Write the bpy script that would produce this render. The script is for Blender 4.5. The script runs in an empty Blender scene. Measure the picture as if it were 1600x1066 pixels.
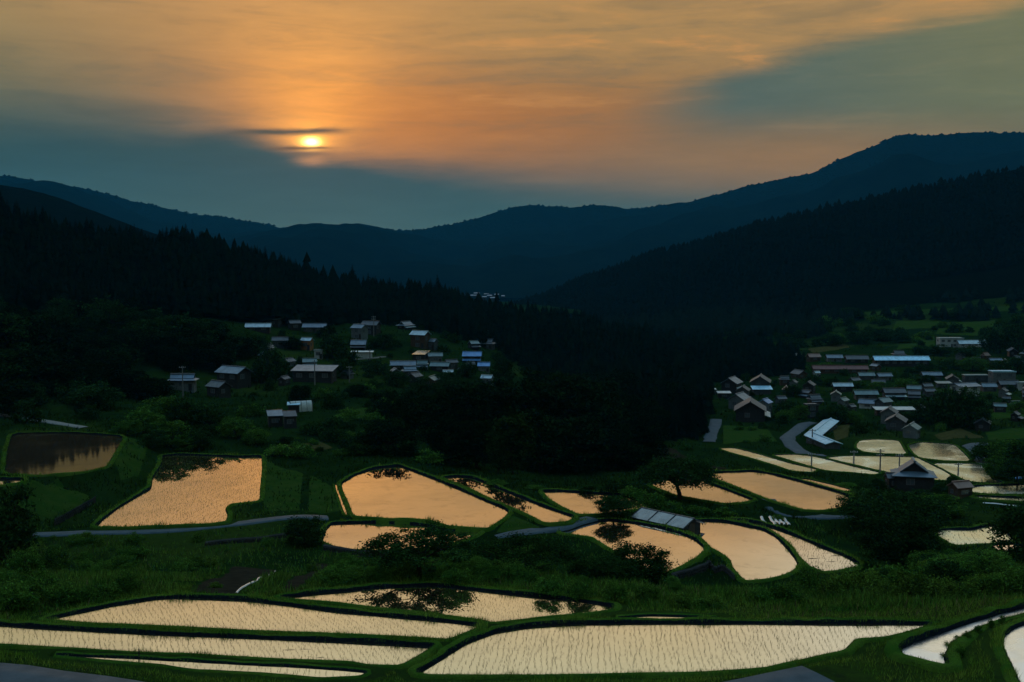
import bpy, math, random
import numpy as np
from mathutils import Vector, Matrix

# ------------------------------------------------------------------ camera, sky, sun, exposure
random.seed(7); np.random.seed(7)
rng = np.random.default_rng(11)
S = bpy.context.scene
COL = S.collection
ZC = 60.0                      # camera height; the valley floor lies near z = 5
FPX = 1600 * 40.0 / 36.0       # focal length in photo pixels
PITCH = math.atan(133 / FPX)
cam_d = bpy.data.cameras.new('camera')
cam_d.lens = 40.0; cam_d.sensor_width = 36.0; cam_d.clip_start = 0.5; cam_d.clip_end = 30000
cam = bpy.data.objects.new('camera', cam_d); COL.objects.link(cam)
cam.location = (0, 0, ZC); cam.rotation_euler = (math.pi / 2 - PITCH, 0, 0)
S.camera = cam
S.view_settings.view_transform = 'Standard'; S.view_settings.look = 'None'
S.view_settings.exposure = 0.0; S.view_settings.gamma = 1.0
S.cycles.max_bounces = 5; S.cycles.diffuse_bounces = 2; S.cycles.glossy_bounces = 3
S.cycles.transmission_bounces = 2; S.cycles.transparent_max_bounces = 4; S.cycles.volume_bounces = 0
S.cycles.sample_clamp_indirect = 4.0; S.cycles.adaptive_threshold = 0.02
SUN_AZ, SUN_EL = -9.9, 5.6     # degrees right of the view axis, above the horizon


class NT:
    """small helper: write shader maths as calls"""
    def __init__(s, tree): s.t = tree; s.n = tree.nodes; s.l = tree.links
    def node(s, typ, **kw):
        n = s.n.new(typ)
        for k, v in kw.items(): setattr(n, k, v)
        return n
    def put(s, sock, v):
        if hasattr(v, 'is_output'): s.l.new(v, sock)
        elif isinstance(v, (tuple, list)):
            sock.default_value = tuple(v) + ((1.0,) if len(sock.default_value) == 4 and len(v) == 3 else ())
        else: sock.default_value = v
    def m(s, op, a, b=0.0, c=0.0, clamp=False):
        n = s.node('ShaderNodeMath', operation=op, use_clamp=clamp)
        s.put(n.inputs[0], a); s.put(n.inputs[1], b); s.put(n.inputs[2], c)
        return n.outputs[0]
    def add(s, *a):
        r = a[0]
        for b in a[1:]: r = s.m('ADD', r, b)
        return r
    def mul(s, *a):
        r = a[0]
        for b in a[1:]: r = s.m('MULTIPLY', r, b)
        return r
    def sub(s, a, b): return s.m('SUBTRACT', a, b)
    def ss(s, x, lo, hi, o0=0.0, o1=1.0):
        n = s.node('ShaderNodeMapRange', interpolation_type='SMOOTHSTEP')
        s.put(n.inputs['Value'], x); s.put(n.inputs['From Min'], lo); s.put(n.inputs['From Max'], hi)
        n.inputs['To Min'].default_value = o0; n.inputs['To Max'].default_value = o1
        return n.outputs[0]
    def gauss(s, x, mu, sg):
        t = s.m('DIVIDE', s.sub(x, mu), sg)
        return s.m('EXPONENT', s.mul(t, t, -1.0))
    def mix(s, f, a, b, mode='MIX'):
        n = s.node('ShaderNodeMix', data_type='RGBA', blend_type=mode)
        s.put(n.inputs[0], f); s.put(n.inputs[6], a); s.put(n.inputs[7], b)
        return n.outputs[2]
    def ramp(s, f, pts, interp='LINEAR'):
        n = s.node('ShaderNodeValToRGB'); n.color_ramp.interpolation = interp
        e = n.color_ramp.elements
        while len(e) < len(pts): e.new(0.5)
        for k, (p, c) in enumerate(pts):
            e[k].position = p; e[k].color = tuple(c) + (1.0,) if len(c) == 3 else c
        s.put(n.inputs[0], f); return n.outputs[0]
    def comb(s, x, y, z):
        n = s.node('ShaderNodeCombineXYZ')
        for i, v in enumerate((x, y, z)): s.put(n.inputs[i], v)
        return n.outputs[0]
    def sep(s, v):
        n = s.node('ShaderNodeSeparateXYZ'); s.put(n.inputs[0], v); return n.outputs
    def noise(s, vec, scale, detail=3.0, rough=0.55, dist=0.0):
        n = s.node('ShaderNodeTexNoise'); n.inputs['Scale'].default_value = scale
        n.inputs['Detail'].default_value = detail; n.inputs['Roughness'].default_value = rough
        n.inputs['Distortion'].default_value = dist
        if vec is not None: s.put(n.inputs['Vector'], vec)
        return n.outputs[0]


def make_world():
    w = bpy.data.worlds.new('World'); S.world = w; w.use_nodes = True
    T = NT(w.node_tree); T.n.clear()
    d = T.node('ShaderNodeTexCoord').outputs['Generated']
    x, y, z = T.sep(d)
    deg = 180 / math.pi
    el = T.mul(T.m('ARCSINE', T.m('MINIMUM', T.m('MAXIMUM', z, -1.0), 1.0)), deg)
    az = T.mul(T.m('ARCTAN2', x, y), deg)
    # cloud warp: broad folds, drawn-out streaks and fine shreds
    cv = T.comb(T.mul(az, 0.055), T.mul(el, 0.30), 0.0)
    n1 = T.sub(T.noise(cv, 1.0, 5, 0.55, 0.3), 0.5)
    cv2 = T.comb(T.mul(T.add(az, T.mul(el, 0.35)), 0.10), T.mul(el, 0.85), 4.0)
    n2 = T.sub(T.noise(cv2, 1.0, 7, 0.62, 0.7), 0.5)
    cv3 = T.comb(T.mul(T.add(az, T.mul(el, -0.6)), 0.28), T.mul(el, 1.5), 9.0)
    n3 = T.sub(T.noise(cv3, 1.0, 6, 0.65, 0.4), 0.5)
    elw = T.add(el, T.mul(n1, 1.6))
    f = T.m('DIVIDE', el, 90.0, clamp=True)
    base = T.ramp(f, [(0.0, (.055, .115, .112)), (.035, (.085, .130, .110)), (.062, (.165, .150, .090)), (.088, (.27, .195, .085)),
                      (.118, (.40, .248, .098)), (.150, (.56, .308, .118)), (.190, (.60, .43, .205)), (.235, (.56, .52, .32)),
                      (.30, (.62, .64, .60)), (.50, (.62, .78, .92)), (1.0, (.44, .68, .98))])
    base = T.mix(T.mul(T.ss(az, 7, 20), T.ss(el, 11.5, 15.0), T.ss(el, 28, 18)), base, (.66, .60, .42))
    side = T.add(T.ss(az, -40, -12, 0.55, 1.0), T.ss(az, 25, 70, 0.0, -0.35))
    col = T.mix(1.0, base, T.comb(side, T.ss(az, -60, -5, .75, 1.0), T.ss(az, -60, -5, .9, 1.0)), 'MULTIPLY')
    # orange zone round the sunset
    warm = T.mul(T.gauss(az, -2.0, 15.0), T.gauss(elw, 6.8, 3.0))
    col = T.mix(T.mul(warm, 0.90), col, (.43, .165, .034))
    gold = T.mul(T.gauss(az, 4.0, 22.0), T.gauss(elw, 11.5, 2.6))
    col = T.mix(T.mul(gold, 0.65), col, (.44, .250, .078))
    # long lit streaks on the right of the sun, darker folds between them
    st = T.mul(T.ss(T.add(n2, T.mul(n3, .35)), 0.02, 0.20), T.gauss(el, 9.6, 2.8), T.ss(az, -9, 4), T.ss(az, 30, 16))
    col = T.mix(T.mul(st, 0.80), col, (.62, .285, .075))
    st2 = T.mul(T.ss(T.add(n2, T.mul(n3, .4)), 0.02, -0.20), T.gauss(el, 9.6, 4.0))
    col = T.mix(T.mul(st2, 0.42), col, (.17, .160, .095))
    # blue-green cloud wedge at the right
    up = T.add(8.0, T.mul(T.sub(az, 7.7), 0.235))
    d_up = T.sub(T.add(el, T.mul(n1, 1.8), T.mul(n2, 1.1), T.mul(n3, .5)), up)
    wedge = T.mul(T.ss(d_up, 0.85, -0.75), T.ss(elw, 3.9, 7.4), T.ss(T.add(az, T.mul(n3, 3.0)), 4.0, 11.5))
    col = T.mix(T.mul(wedge, 0.90), col, T.mix(T.ss(az, 10, 24), (.075, .132, .112), (.150, .172, .090)))
    # grey-green veil to the left of the glow
    veil = T.mul(T.ss(T.add(az, T.mul(n1, 5.0)), -4.0, -19.0), T.ss(elw, 11.5, 5.5))
    col = T.mix(T.mul(veil, 0.72), col, (.120, .150, .100))
    # glow of the veiled sun
    da = T.sub(az, SUN_AZ); de = T.sub(el, SUN_EL)
    def blob(sa, se, off=0.0):
        a = T.m('DIVIDE', da, sa); b = T.m('DIVIDE', T.sub(de, off), se)
        return T.m('EXPONENT', T.mul(T.add(T.mul(a, a), T.mul(b, b)), -1.0))
    wide = T.mul(blob(7.5, 5.0, 1.4), 0.50, T.add(1.0, T.mul(n2, .5)))
    fan = T.m('DIVIDE', da, T.add(2.2, T.mul(T.m('MAXIMUM', de, 0.0), 0.42)))     # light fanning upwards
    pillar = T.mul(T.m('EXPONENT', T.mul(fan, fan, -1.0)), T.ss(de, -0.6, 0.8), T.ss(de, 9.0, 0.5), 0.46, T.add(1.0, T.mul(n3, .5)))
    mid = T.mul(blob(1.5, 0.95, -.05), 0.66)
    tight = T.mul(blob(0.56, 0.40, -.04), 1.9)
    core = T.mul(blob(0.30, 0.17, -.04), 5.0)
    def addc(c, f, rgb):
        sc = T.node('ShaderNodeVectorMath', operation='SCALE'); sc.inputs[0].default_value = rgb; T.put(sc.inputs['Scale'], f)
        v = T.node('ShaderNodeVectorMath', operation='ADD'); T.put(v.inputs[0], c); T.put(v.inputs[1], sc.outputs[0])
        return v.outputs[0]
    col = addc(col, wide, (.60, .16, .0))
    col = addc(col, pillar, (.95, .35, .02))
    # the low dark cloud bank; its top falls from left to right
    top = T.add(T.ss(az, -14.5, -8.6, 5.9, 4.7), T.ss(az, -9.5, 13.0, 0.0, -2.4))
    hb = T.sub(T.add(el, T.mul(n1, 2.0), T.mul(n2, .7), T.mul(n3, .35)), top)
    bank = T.ss(hb, T.add(T.ss(az, -10, 0, 0.7, 1.6), T.ss(az, -11, -20, 0.0, 2.0)), T.add(T.ss(az, -10, 0, -0.6, -1.6), T.ss(az, -11, -20, 0.0, -1.0)))
    low = T.mix(T.ss(el, 0.5, 6.0), (.040, .112, .110), (.026, .074, .074))
    col = T.mix(T.mul(bank, 0.95), col, low)
    # rose light low on the right, above the ridge
    rose = T.mul(T.gauss(az, 14.0, 8.0), T.gauss(el, 4.6, 1.5))
    col = T.mix(T.mul(rose, 0.70), col, (.38, .195, .060))
    veiled = T.sub(1.0, T.mul(T.ss(T.add(de, T.mul(n3, .25)), -0.30, -0.62), 0.93))
    col = addc(col, T.mul(mid, veiled), (.95, .36, .03))
    col = addc(col, T.mul(tight, veiled), (1.0, .50, .07))
    col = addc(col, T.mul(core, veiled), (1.0, .74, .32))
    # thin dark strips of cloud across the sun
    def strip(e0, slope, th, a0, a1, soft, k, wb):
        ee = T.sub(T.add(el, T.mul(n1, 0.30), T.mul(n3, wb)), T.add(e0, T.mul(da, slope)))
        return T.mul(T.gauss(ee, 0.0, th), T.ss(T.add(az, T.mul(n3, 2.0)), a0, a0 + soft), T.ss(T.add(az, T.mul(n3, 2.0)), a1, a1 - soft), k)
    col = T.mix(strip(6.04, 0.035, 0.17, -14.8, -7.4, 2.6, 0.93, .35), col, (.075, .080, .058))
    col = T.mix(strip(5.26, 0.03, 0.09, -12.2, -8.2, 1.4, 0.85, .25), col, (.13, .075, .035))
    pink = T.mul(blob(0.70, 0.24, -0.95), 0.8, T.add(1.0, T.mul(n3, 2.0)))
    col = addc(col, pink, (.42, .15, .03))
    gr = T.add(1.0, T.mul(n3, .30), T.mul(n2, .24)); col = T.mix(1.0, col, T.comb(gr, gr, gr), 'MULTIPLY')
    # below the horizon: dim ground tone
    col = T.mix(T.ss(el, 0.0, -2.0), col, (.03, .045, .04))
    sky = T.node('ShaderNodeTexSky'); sky.sky_type = 'NISHITA'; sky.sun_disc = False
    sky.sun_elevation = math.radians(SUN_EL); sky.sun_rotation = math.radians(SUN_AZ)
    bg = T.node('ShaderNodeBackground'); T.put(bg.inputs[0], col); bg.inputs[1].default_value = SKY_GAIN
    bg2 = T.node('ShaderNodeBackground'); T.put(bg2.inputs[0], sky.outputs[0]); bg2.inputs[1].default_value = 0.0003
    ad = T.node('ShaderNodeAddShader'); T.l.new(bg.outputs[0], ad.inputs[0]); T.l.new(bg2.outputs[0], ad.inputs[1])
    out = T.node('ShaderNodeOutputWorld'); T.l.new(ad.outputs[0], out.inputs[0])
    try: w.cycles.sampling_method = 'MANUAL'; w.cycles.sample_map_resolution = 1024
    except Exception: pass

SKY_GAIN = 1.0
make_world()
sun_d = bpy.data.lights.new('sun', 'SUN'); sun_d.energy = 0.35; sun_d.angle = math.radians(3.0); sun_d.color = (1.0, .62, .30)
sun = bpy.data.objects.new('sun', sun_d); COL.objects.link(sun)
sa, se = math.radians(SUN_AZ), math.radians(SUN_EL)
sun_dir = Vector((math.sin(sa) * math.cos(se), math.cos(sa) * math.cos(se), math.sin(se)))
sun.rotation_euler = sun_dir.to_track_quat('Z', 'Y').to_euler(); sun.location = (0, 0, 300)

# ------------------------------------------------------------------ helpers
CP, SP = math.cos(PITCH), math.sin(PITCH)
def ray(px, py):
    u = (px - 800) / FPX; v = (533 - py) / FPX
    return np.array([u, CP + v * SP, -SP + v * CP])        # world direction, not normalised
def at_drop(px, py, D):
    d = ray(px, py); t = D / -d[2]; return np.array([d[0] * t, d[1] * t, ZC - D])
def at_depth(px, py, Y):
    d = ray(px, py); t = Y / d[1]; return np.array([d[0] * t, Y, ZC + d[2] * t])
def to_px(p):
    X, Y, Z = p[0], p[1], p[2] - ZC
    fw = Y * CP - Z * SP; up = Y * SP + Z * CP
    return 800 + FPX * X / fw, 533 - FPX * up / fw

def tag(o, label=None, cat=None, group=None, kind=None):
    if label: o['label'] = label
    if cat: o['category'] = cat
    if group: o['group'] = group
    if kind: o['kind'] = kind
    return o
def link(name, data, parent=None, loc=None, rz=0.0, scale=None):
    o = bpy.data.objects.new(name, data); COL.objects.link(o)
    if parent is not None: o.parent = parent
    if loc is not None: o.location = tuple(float(q) for q in loc)
    if rz: o.rotation_euler = (0, 0, rz)
    if scale is not None: o.scale = scale if isinstance(scale, (tuple, list)) else (scale,) * 3
    return o
def empty(name, loc, rz=0.0, scale=None): return link(name, None, None, loc, rz, scale)
def mesh_np(name, V, F, mats, mi=None, smooth=False):
    """V (n,3); F (m,k) array or list of faces; mi material index per face"""
    me = bpy.data.meshes.new(name)
    if isinstance(F, np.ndarray):
        V = np.asarray(V, dtype=np.float32); m, k = F.shape
        me.vertices.add(len(V)); me.vertices.foreach_set('co', V.ravel())
        me.loops.add(m * k); me.loops.foreach_set('vertex_index', F.astype(np.int32).ravel())
        me.polygons.add(m); me.polygons.foreach_set('loop_start', np.arange(0, m * k, k, dtype=np.int32))
        try: me.polygons.foreach_set('loop_total', np.full(m, k, dtype=np.int32))
        except Exception: pass
        me.update(calc_edges=True)
    else:
        me.from_pydata([tuple(map(float, v)) for v in V], [], F)
    for q in (mats if isinstance(mats, (list, tuple)) else [mats]): me.materials.append(q)
    if mi is not None: me.polygons.foreach_set('material_index', np.asarray(mi, dtype=np.int32))
    if smooth: me.polygons.foreach_set('use_smooth', np.ones(len(me.polygons), dtype=bool))
    me.validate(verbose=False); me.update()
    return me
class MB:
    """collects boxes, prisms and tubes into one mesh"""
    def __init__(s): s.v = []; s.f = []
    def poly(s, pts, faces):
        b = len(s.v); s.v += [tuple(p) for p in pts]; s.f += [tuple(b + i for i in f) for f in faces]; return s
    def box(s, x0, x1, y0, y1, z0, z1):
        return s.poly([(x0, y0, z0), (x1, y0, z0), (x1, y1, z0), (x0, y1, z0), (x0, y0, z1), (x1, y0, z1), (x1, y1, z1), (x0, y1, z1)],
                      [(0, 3, 2, 1), (4, 5, 6, 7), (0, 1, 5, 4), (1, 2, 6, 5), (2, 3, 7, 6), (3, 0, 4, 7)])
    def slab(s, q, th):
        """quad (4 points, counter-clockwise from above) thickened downwards along its normal"""
        q = [Vector(p) for p in q]; n = (q[1] - q[0]).cross(q[2] - q[0]).normalized()
        if n.z < 0: q.reverse(); n = -n
        k = len(q); lo = [p - n * th for p in q]
        F = [tuple(range(k)), tuple(range(2 * k - 1, k - 1, -1))] + [(i, k + i, k + (i + 1) % k, (i + 1) % k) for i in range(k)]
        return s.poly([tuple(p) for p in q + lo], F)
    def tube(s, pts, rad, n=6):
        P = [Vector(p) for p in pts]; b = len(s.v)
        for i, p in enumerate(P):
            t = (P[min(i + 1, len(P) - 1)] - P[max(i - 1, 0)]).normalized()
            a = t.cross(Vector((0, 0, 1))) if abs(t.z) < .95 else t.cross(Vector((1, 0, 0)))
            a.normalize(); c = t.cross(a); r = rad[i] if isinstance(rad, (list, tuple)) else rad
            for k in range(n):
                w = 2 * math.pi * k / n; s.v.append(tuple(p + (a * math.cos(w) + c * math.sin(w)) * r))
        for i in range(len(P) - 1):
            for k in range(n):
                k2 = (k + 1) % n
                s.f.append((b + i * n + k, b + i * n + k2, b + (i + 1) * n + k2, b + (i + 1) * n + k))
        s.f.append(tuple(b + k for k in range(n))[::-1]); s.f.append(tuple(b + (len(P) - 1) * n + k for k in range(n)))
        return s
    def mesh(s, name, mats, smooth=False): return mesh_np(name, s.v, s.f, mats, smooth=smooth)
    def build(s, name, mats, parent=None, **kw): return link(name, s.mesh(name, mats), parent, **kw)

def vnoise(x, y, seed=0):
    """2-D value noise in -1..1 on numpy arrays"""
    xi = np.floor(x).astype(np.int64); yi = np.floor(y).astype(np.int64); xf = x - xi; yf = y - yi
    def h(a, b):
        n = (a * 374761393 + b * 668265263 + seed * 144269) & 0x7fffffff
        n = ((n ^ (n >> 13)) * 1274126177) & 0x7fffffff
        return ((n ^ (n >> 16)) & 0xffff) / 32767.5 - 1.0
    sx = xf * xf * (3 - 2 * xf); sy = yf * yf * (3 - 2 * yf)
    a = h(xi, yi) * (1 - sx) + h(xi + 1, yi) * sx; b = h(xi, yi + 1) * (1 - sx) + h(xi + 1, yi + 1) * sx
    return a * (1 - sy) + b * sy
def fbm(x, y, oct=4, seed=0):
    r = 0; a = 1.0
    for k in range(oct): r = r + a * vnoise(x * 2 ** k, y * 2 ** k, seed + k * 17); a *= 0.5
    return r
def sstep(x, a, b):
    t = np.clip((x - a) / (b - a), 0, 1); return t * t * (3 - 2 * t)

# ------------------------------------------------------------------ materials
def new_mat(name):
    m = bpy.data.materials.new(name); m.use_nodes = True
    T = NT(m.node_tree); T.n.clear()
    return m, T
def finish(T, shader): T.l.new(shader, T.node('ShaderNodeOutputMaterial').inputs[0])
def principled(T, col, rough=0.8, spec=0.3, metal=0.0, bump=None, bstr=0.3, bdist=0.05):
    p = T.node('ShaderNodeBsdfPrincipled'); T.put(p.inputs['Base Color'], col); T.put(p.inputs['Roughness'], rough)
    p.inputs['Specular IOR Level'].default_value = spec; T.put(p.inputs['Metallic'], metal)
    if bump is not None:
        b = T.node('ShaderNodeBump'); b.inputs['Strength'].default_value = bstr; b.inputs['Distance'].default_value = bdist
        T.put(b.inputs['Height'], bump); T.l.new(b.outputs[0], p.inputs['Normal'])
    return p.outputs[0]
def matte(T, col, bump=None, bstr=.5, bdist=.1):
    d = T.node('ShaderNodeBsdfDiffuse'); T.put(d.inputs[0], col); d.inputs['Roughness'].default_value = .6
    if bump is not None:
        b = T.node('ShaderNodeBump'); b.inputs['Strength'].default_value = bstr; b.inputs['Distance'].default_value = bdist
        T.put(b.inputs['Height'], bump); T.l.new(b.outputs[0], d.inputs['Normal'])
    return d.outputs[0]
def wpos(T): return T.node('ShaderNodeNewGeometry').outputs['Position']
def opos(T): return T.node('ShaderNodeTexCoord').outputs['Object']

def mat_simple(name, c, rough=0.8, spec=0.3, metal=0.0, var=0.25, scale=1.5, c2=None, bstr=0.2):
    m, T = new_mat(name); p = opos(T)
    n = T.noise(p, scale, 5, 0.6); n2 = T.noise(p, scale * 7, 3, 0.6)
    c2 = c2 or tuple(q * (1 - var) for q in c)
    col = T.mix(T.ss(n, .35, .68), c, c2)
    col = T.mix(T.mul(T.ss(n2, .4, .75), .35), col, tuple(q * .6 for q in c))
    r = T.add(rough, T.mul(T.sub(n, .5), .25))
    finish(T, principled(T, col, r, spec, metal, n2, bstr, .03) if spec > .15 else matte(T, col, n2, bstr, .03)); return m

def mat_leaf(name, c1, c2, trans=0.30, isl=1.45):
    m, T = new_mat(name)
    oi = T.node('ShaderNodeObjectInfo').outputs['Random']
    n = T.noise(wpos(T), 0.45, 3, 0.6); n2 = T.noise(wpos(T), 3.0, 2, 0.6)
    col = T.mix(T.ss(n, .3, .7), c1, c2)
    col = T.mix(T.mul(n2, .5), col, tuple(q * .55 for q in c1))
    ri = T.node('ShaderNodeNewGeometry').outputs['Random Per Island']
    k = T.mul(T.add(.75, T.mul(oi, .55)), T.add(1.0 - .4 * isl, T.mul(T.m('POWER', ri, 1.6), isl)))
    col = T.mix(1.0, col, T.comb(k, k, k), 'MULTIPLY')
    d = T.node('ShaderNodeBsdfDiffuse'); T.put(d.inputs[0], col)
    t = T.node('ShaderNodeBsdfTranslucent'); T.put(t.inputs[0], col)
    mx = T.node('ShaderNodeMixShader'); mx.inputs[0].default_value = trans
    T.l.new(d.outputs[0], mx.inputs[1]); T.l.new(t.outputs[0], mx.inputs[2]); finish(T, mx.outputs[0]); return m

def mat_ground():
    m, T = new_mat('hillside_grass'); p = wpos(T)
    a = T.noise(p, 0.018, 5, 0.6, 0.5); b = T.noise(p, 0.11, 5, 0.62, 0.3); c = T.noise(p, 0.9, 4, 0.65); e = T.noise(p, 5.0, 3, 0.6)
    col = T.mix(T.ss(b, .34, .64), (.004, .013, .0035), (.009, .024, .0045))
    col = T.mix(T.mul(T.ss(a, .52, .66), .75), col, (.024, .042, .007))
    col = T.mix(T.mul(T.ss(T.add(T.mul(b, .5), T.mul(c, .5)), .56, .67), .6), col, (.024, .024, .011))
    col = T.mix(T.mul(T.ss(c, .42, .7), .5), col, (.005, .013, .004))
    col = T.mix(T.mul(T.ss(e, .5, .75), .35), col, (.026, .056, .010))
    finish(T, matte(T, col, T.add(c, T.mul(e, .4)), .6, .25)); return m

def mat_bund_grass():
    m, T = new_mat('bund_turf'); p = wpos(T)
    b = T.noise(p, 0.25, 4, 0.6); c = T.noise(p, 2.2, 4, 0.65); e = T.noise(p, 11.0, 3, 0.6)
    col = T.mix(T.ss(b, .35, .65), (.022, .070, .008), (.055, .105, .013))
    col = T.mix(T.mul(T.ss(c, .52, .72), .5), col, (.040, .040, .014))
    col = T.mix(T.mul(T.ss(e, .4, .7), .5), col, (.007, .020, .004))
    finish(T, matte(T, col, T.add(c, T.mul(e, .6)), .6, .08)); return m

def mat_water(name, rough, bump, mud=0.10, streak=0.0, tint=(.95, .95, .95)):
    m, T = new_mat(name); p = wpos(T)
    n = T.noise(p, 1.3, 3, 0.6); n2 = T.noise(p, 0.12, 4, 0.6, 0.6)
    b = T.node('ShaderNodeBump'); b.inputs['Strength'].default_value = 1.0; b.inputs['Distance'].default_value = bump
    T.put(b.inputs['Height'], T.add(n, T.mul(n2, 2.0)))
    g = T.node('ShaderNodeBsdfGlossy'); g.inputs['Color'].default_value = tint + (1,)
    T.put(g.inputs['Roughness'], T.add(rough, T.mul(T.ss(n2, .4, .8), rough * 1.5))); T.l.new(b.outputs[0], g.inputs['Normal'])
    d = T.node('ShaderNodeBsdfDiffuse'); d.inputs[0].default_value = (.060, .042, .025, 1)
    n4 = T.noise(p, 0.35, 5, 0.65, 1.2)
    f = T.add(mud, T.mul(T.ss(n2, .45, .75), .10), T.mul(T.ss(n4, .52, .72), .10))
    if streak > 0:
        x, y, z = T.sep(p)
        s1 = T.noise(T.comb(T.mul(x, .30), T.mul(y, 1.4), 0.0), 1.0, 5, .62, .2)
        s2 = T.noise(T.comb(T.mul(x, .07), T.mul(y, .09), 3.0), 1.0, 2, .5)
        f = T.add(f, T.mul(T.ss(s1, .60, .66), T.ss(s2, .47, .62), streak))
    mx = T.node('ShaderNodeMixShader'); T.put(mx.inputs[0], f)
    T.l.new(g.outputs[0], mx.inputs[1]); T.l.new(d.outputs[0], mx.inputs[2]); finish(T, mx.outputs[0]); return m

def mat_metal_roof(name, c, rough=.38, metal=.55, rib=2.5):
    m, T = new_mat(name); p = opos(T); x, y, z = T.sep(p)
    n = T.noise(p, .7, 4, .6); n2 = T.noise(p, 6, 3, .6)
    col = T.mix(T.ss(n, .35, .7), c, tuple(q * .68 for q in c))
    col = T.mix(T.mul(T.ss(n2, .55, .75), .4), col, (.10, .07, .05))
    w = T.m('SINE', T.mul(x, rib * 6.283))
    finish(T, principled(T, col, T.add(rough, T.mul(T.sub(n, .5), .3)), .5, metal, T.add(w, n2), .25, .02)); return m

M = {}
M['ground'] = mat_ground(); M['turf'] = mat_bund_grass()
M['mud'] = mat_simple('wet_bund_mud', (.006, .010, .014), .9, .1, 0, .4, 2.0)
M['earth'] = mat_simple('tilled_earth', (.026, .021, .014), .95, .1, 0, .45, .8, None, .5)
M['field'] = mat_simple('mown_field', (.016, .046, .007), .95, .1, 0, .5, .35, (.030, .050, .010), .5)
M['drygrass'] = mat_simple('dry_grass', (.055, .052, .018), .95, .1, 0, .4, 1.2)
M['asphalt'] = mat_simple('asphalt', (.034, .056, .074), .85, .2, 0, .35, .8, (.024, .042, .055), .35)
M['gravel'] = mat_simple('gravel_track', (.085, .080, .072), .9, .2, 0, .35, .6)
M['concrete'] = mat_simple('concrete', (.12, .13, .13), .85, .3, 0, .3, 1.0)
M['stone'] = mat_simple('field_stone', (.020, .022, .024), .9, .1, 0, .55, .9, (.038, .038, .036), .5)
M['bark'] = mat_simple('bark', (.030, .022, .016), .95, .1, 0, .4, 4.0, None, .6)
M['leaf'] = mat_leaf('leaf_green', (.030, .090, .013), (.060, .125, .019))
M['leaf_dark'] = mat_leaf('leaf_dark', (.010, .030, .008), (.018, .046, .010), .2)
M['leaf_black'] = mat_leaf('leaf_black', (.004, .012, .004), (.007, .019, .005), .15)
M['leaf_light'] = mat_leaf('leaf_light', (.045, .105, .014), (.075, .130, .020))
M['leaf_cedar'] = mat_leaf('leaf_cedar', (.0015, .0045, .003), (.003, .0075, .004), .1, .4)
M['blade'] = mat_leaf('grass_blade', (.058, .140, .014), (.130, .190, .028), .35)
M['weed_dark'] = mat_leaf('dark_weed_leaf', (.008, .028, .006), (.026, .050, .010), .3)
M['weed'] = mat_leaf('weed_leaf', (.026, .088, .012), (.075, .135, .022), .3)
M['seedling'] = mat_leaf('rice_seedling', (.050, .070, .022), (.080, .095, .032), .35)
M['water'] = mat_water('still_water', .015, .0012, .06)
M['water_plant'] = mat_water('planted_water', .012, .0012, .07, .0)
M['water_streak'] = mat_water('streaked_water', .012, .0012, .07, .85)
M['water_white'] = mat_water('rippled_water', .22, .010, .03, .25, (1.0, 1.0, 1.0))
M['water_valley'] = mat_water('rippled_valley_water', .14, .004, .04, .35, (.90, 1.0, .90))
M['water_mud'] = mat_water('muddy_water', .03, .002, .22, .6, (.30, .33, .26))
M['bank'] = mat_simple('mown_bank', (.014, .040, .006), .95, .1, 0, .5, .5, (.026, .048, .009), .6)
M['water_far'] = mat_water('valley_water', .015, .001, .07, .5)
M['roof_blue'] = mat_metal_roof('blue_grey_roof', (.07, .115, .16), .42, .3)
M['roof_pale'] = mat_metal_roof('pale_metal_roof', (.24, .33, .38), .4, .45)
M['roof_sky'] = mat_metal_roof('sky_blue_roof', (.26, .50, .66), .40, .35)
M['roof_azure'] = mat_metal_roof('azure_roof', (.06, .18, .38), .4, .3)
M['roof_glint'] = mat_metal_roof('bare_metal_roof', (.95, .90, .82), .10, .95)
M['roof_tile'] = mat_metal_roof('dark_tile_roof', (.030, .042, .056), .55, .1, 3.5)
M['roof_teal'] = mat_metal_roof('teal_roof', (.06, .12, .135), .45, .2)
M['roof_brown'] = mat_metal_roof('rust_brown_roof', (.15, .085, .07), .6, .1)
M['roof_red'] = mat_metal_roof('red_brown_roof', (.10, .030, .025), .6, .1)
M['wall_dark'] = mat_simple('dark_timber', (.016, .016, .016), .85, .2, 0, .4, 2.0)
M['wall_brown'] = mat_simple('brown_timber', (.045, .028, .016), .85, .2, 0, .4, 2.0)
M['wall_pale'] = mat_simple('pale_plaster', (.07, .085, .09), .85, .3, 0, .25, 1.0)
M['wall_white'] = mat_simple('white_plaster', (.24, .27, .28), .8, .3, 0, .2, 1.0)
M['wall_grey'] = mat_simple('grey_siding', (.030, .038, .044), .8, .3, 0, .3, 1.2)
M['wall_orange'] = mat_simple('ochre_boards', (.16, .075, .022), .8, .3, 0, .3, 1.2)
M['glass'] = mat_simple('window_glass', (.05, .065, .075), .12, .8, 0, .2, 1.0)
M['frame'] = mat_simple('window_frame', (.07, .07, .075), .6, .4)
M['vinyl'] = mat_simple('white_vinyl', (.42, .46, .48), .45, .5, 0, .25, 1.5)
M['poly'] = mat_simple('tunnel_film', (.34, .38, .39), .35, .5, 0, .3, 1.0)
M['polemat'] = mat_simple('pole_concrete', (.11, .11, .11), .85, .3)
M['ceramic'] = mat_simple('insulator', (.5, .5, .5), .4, .5)
M['solar'] = mat_simple('solar_glass', (.05, .16, .40), .12, .8, .2, .2, 1.0)

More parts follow.
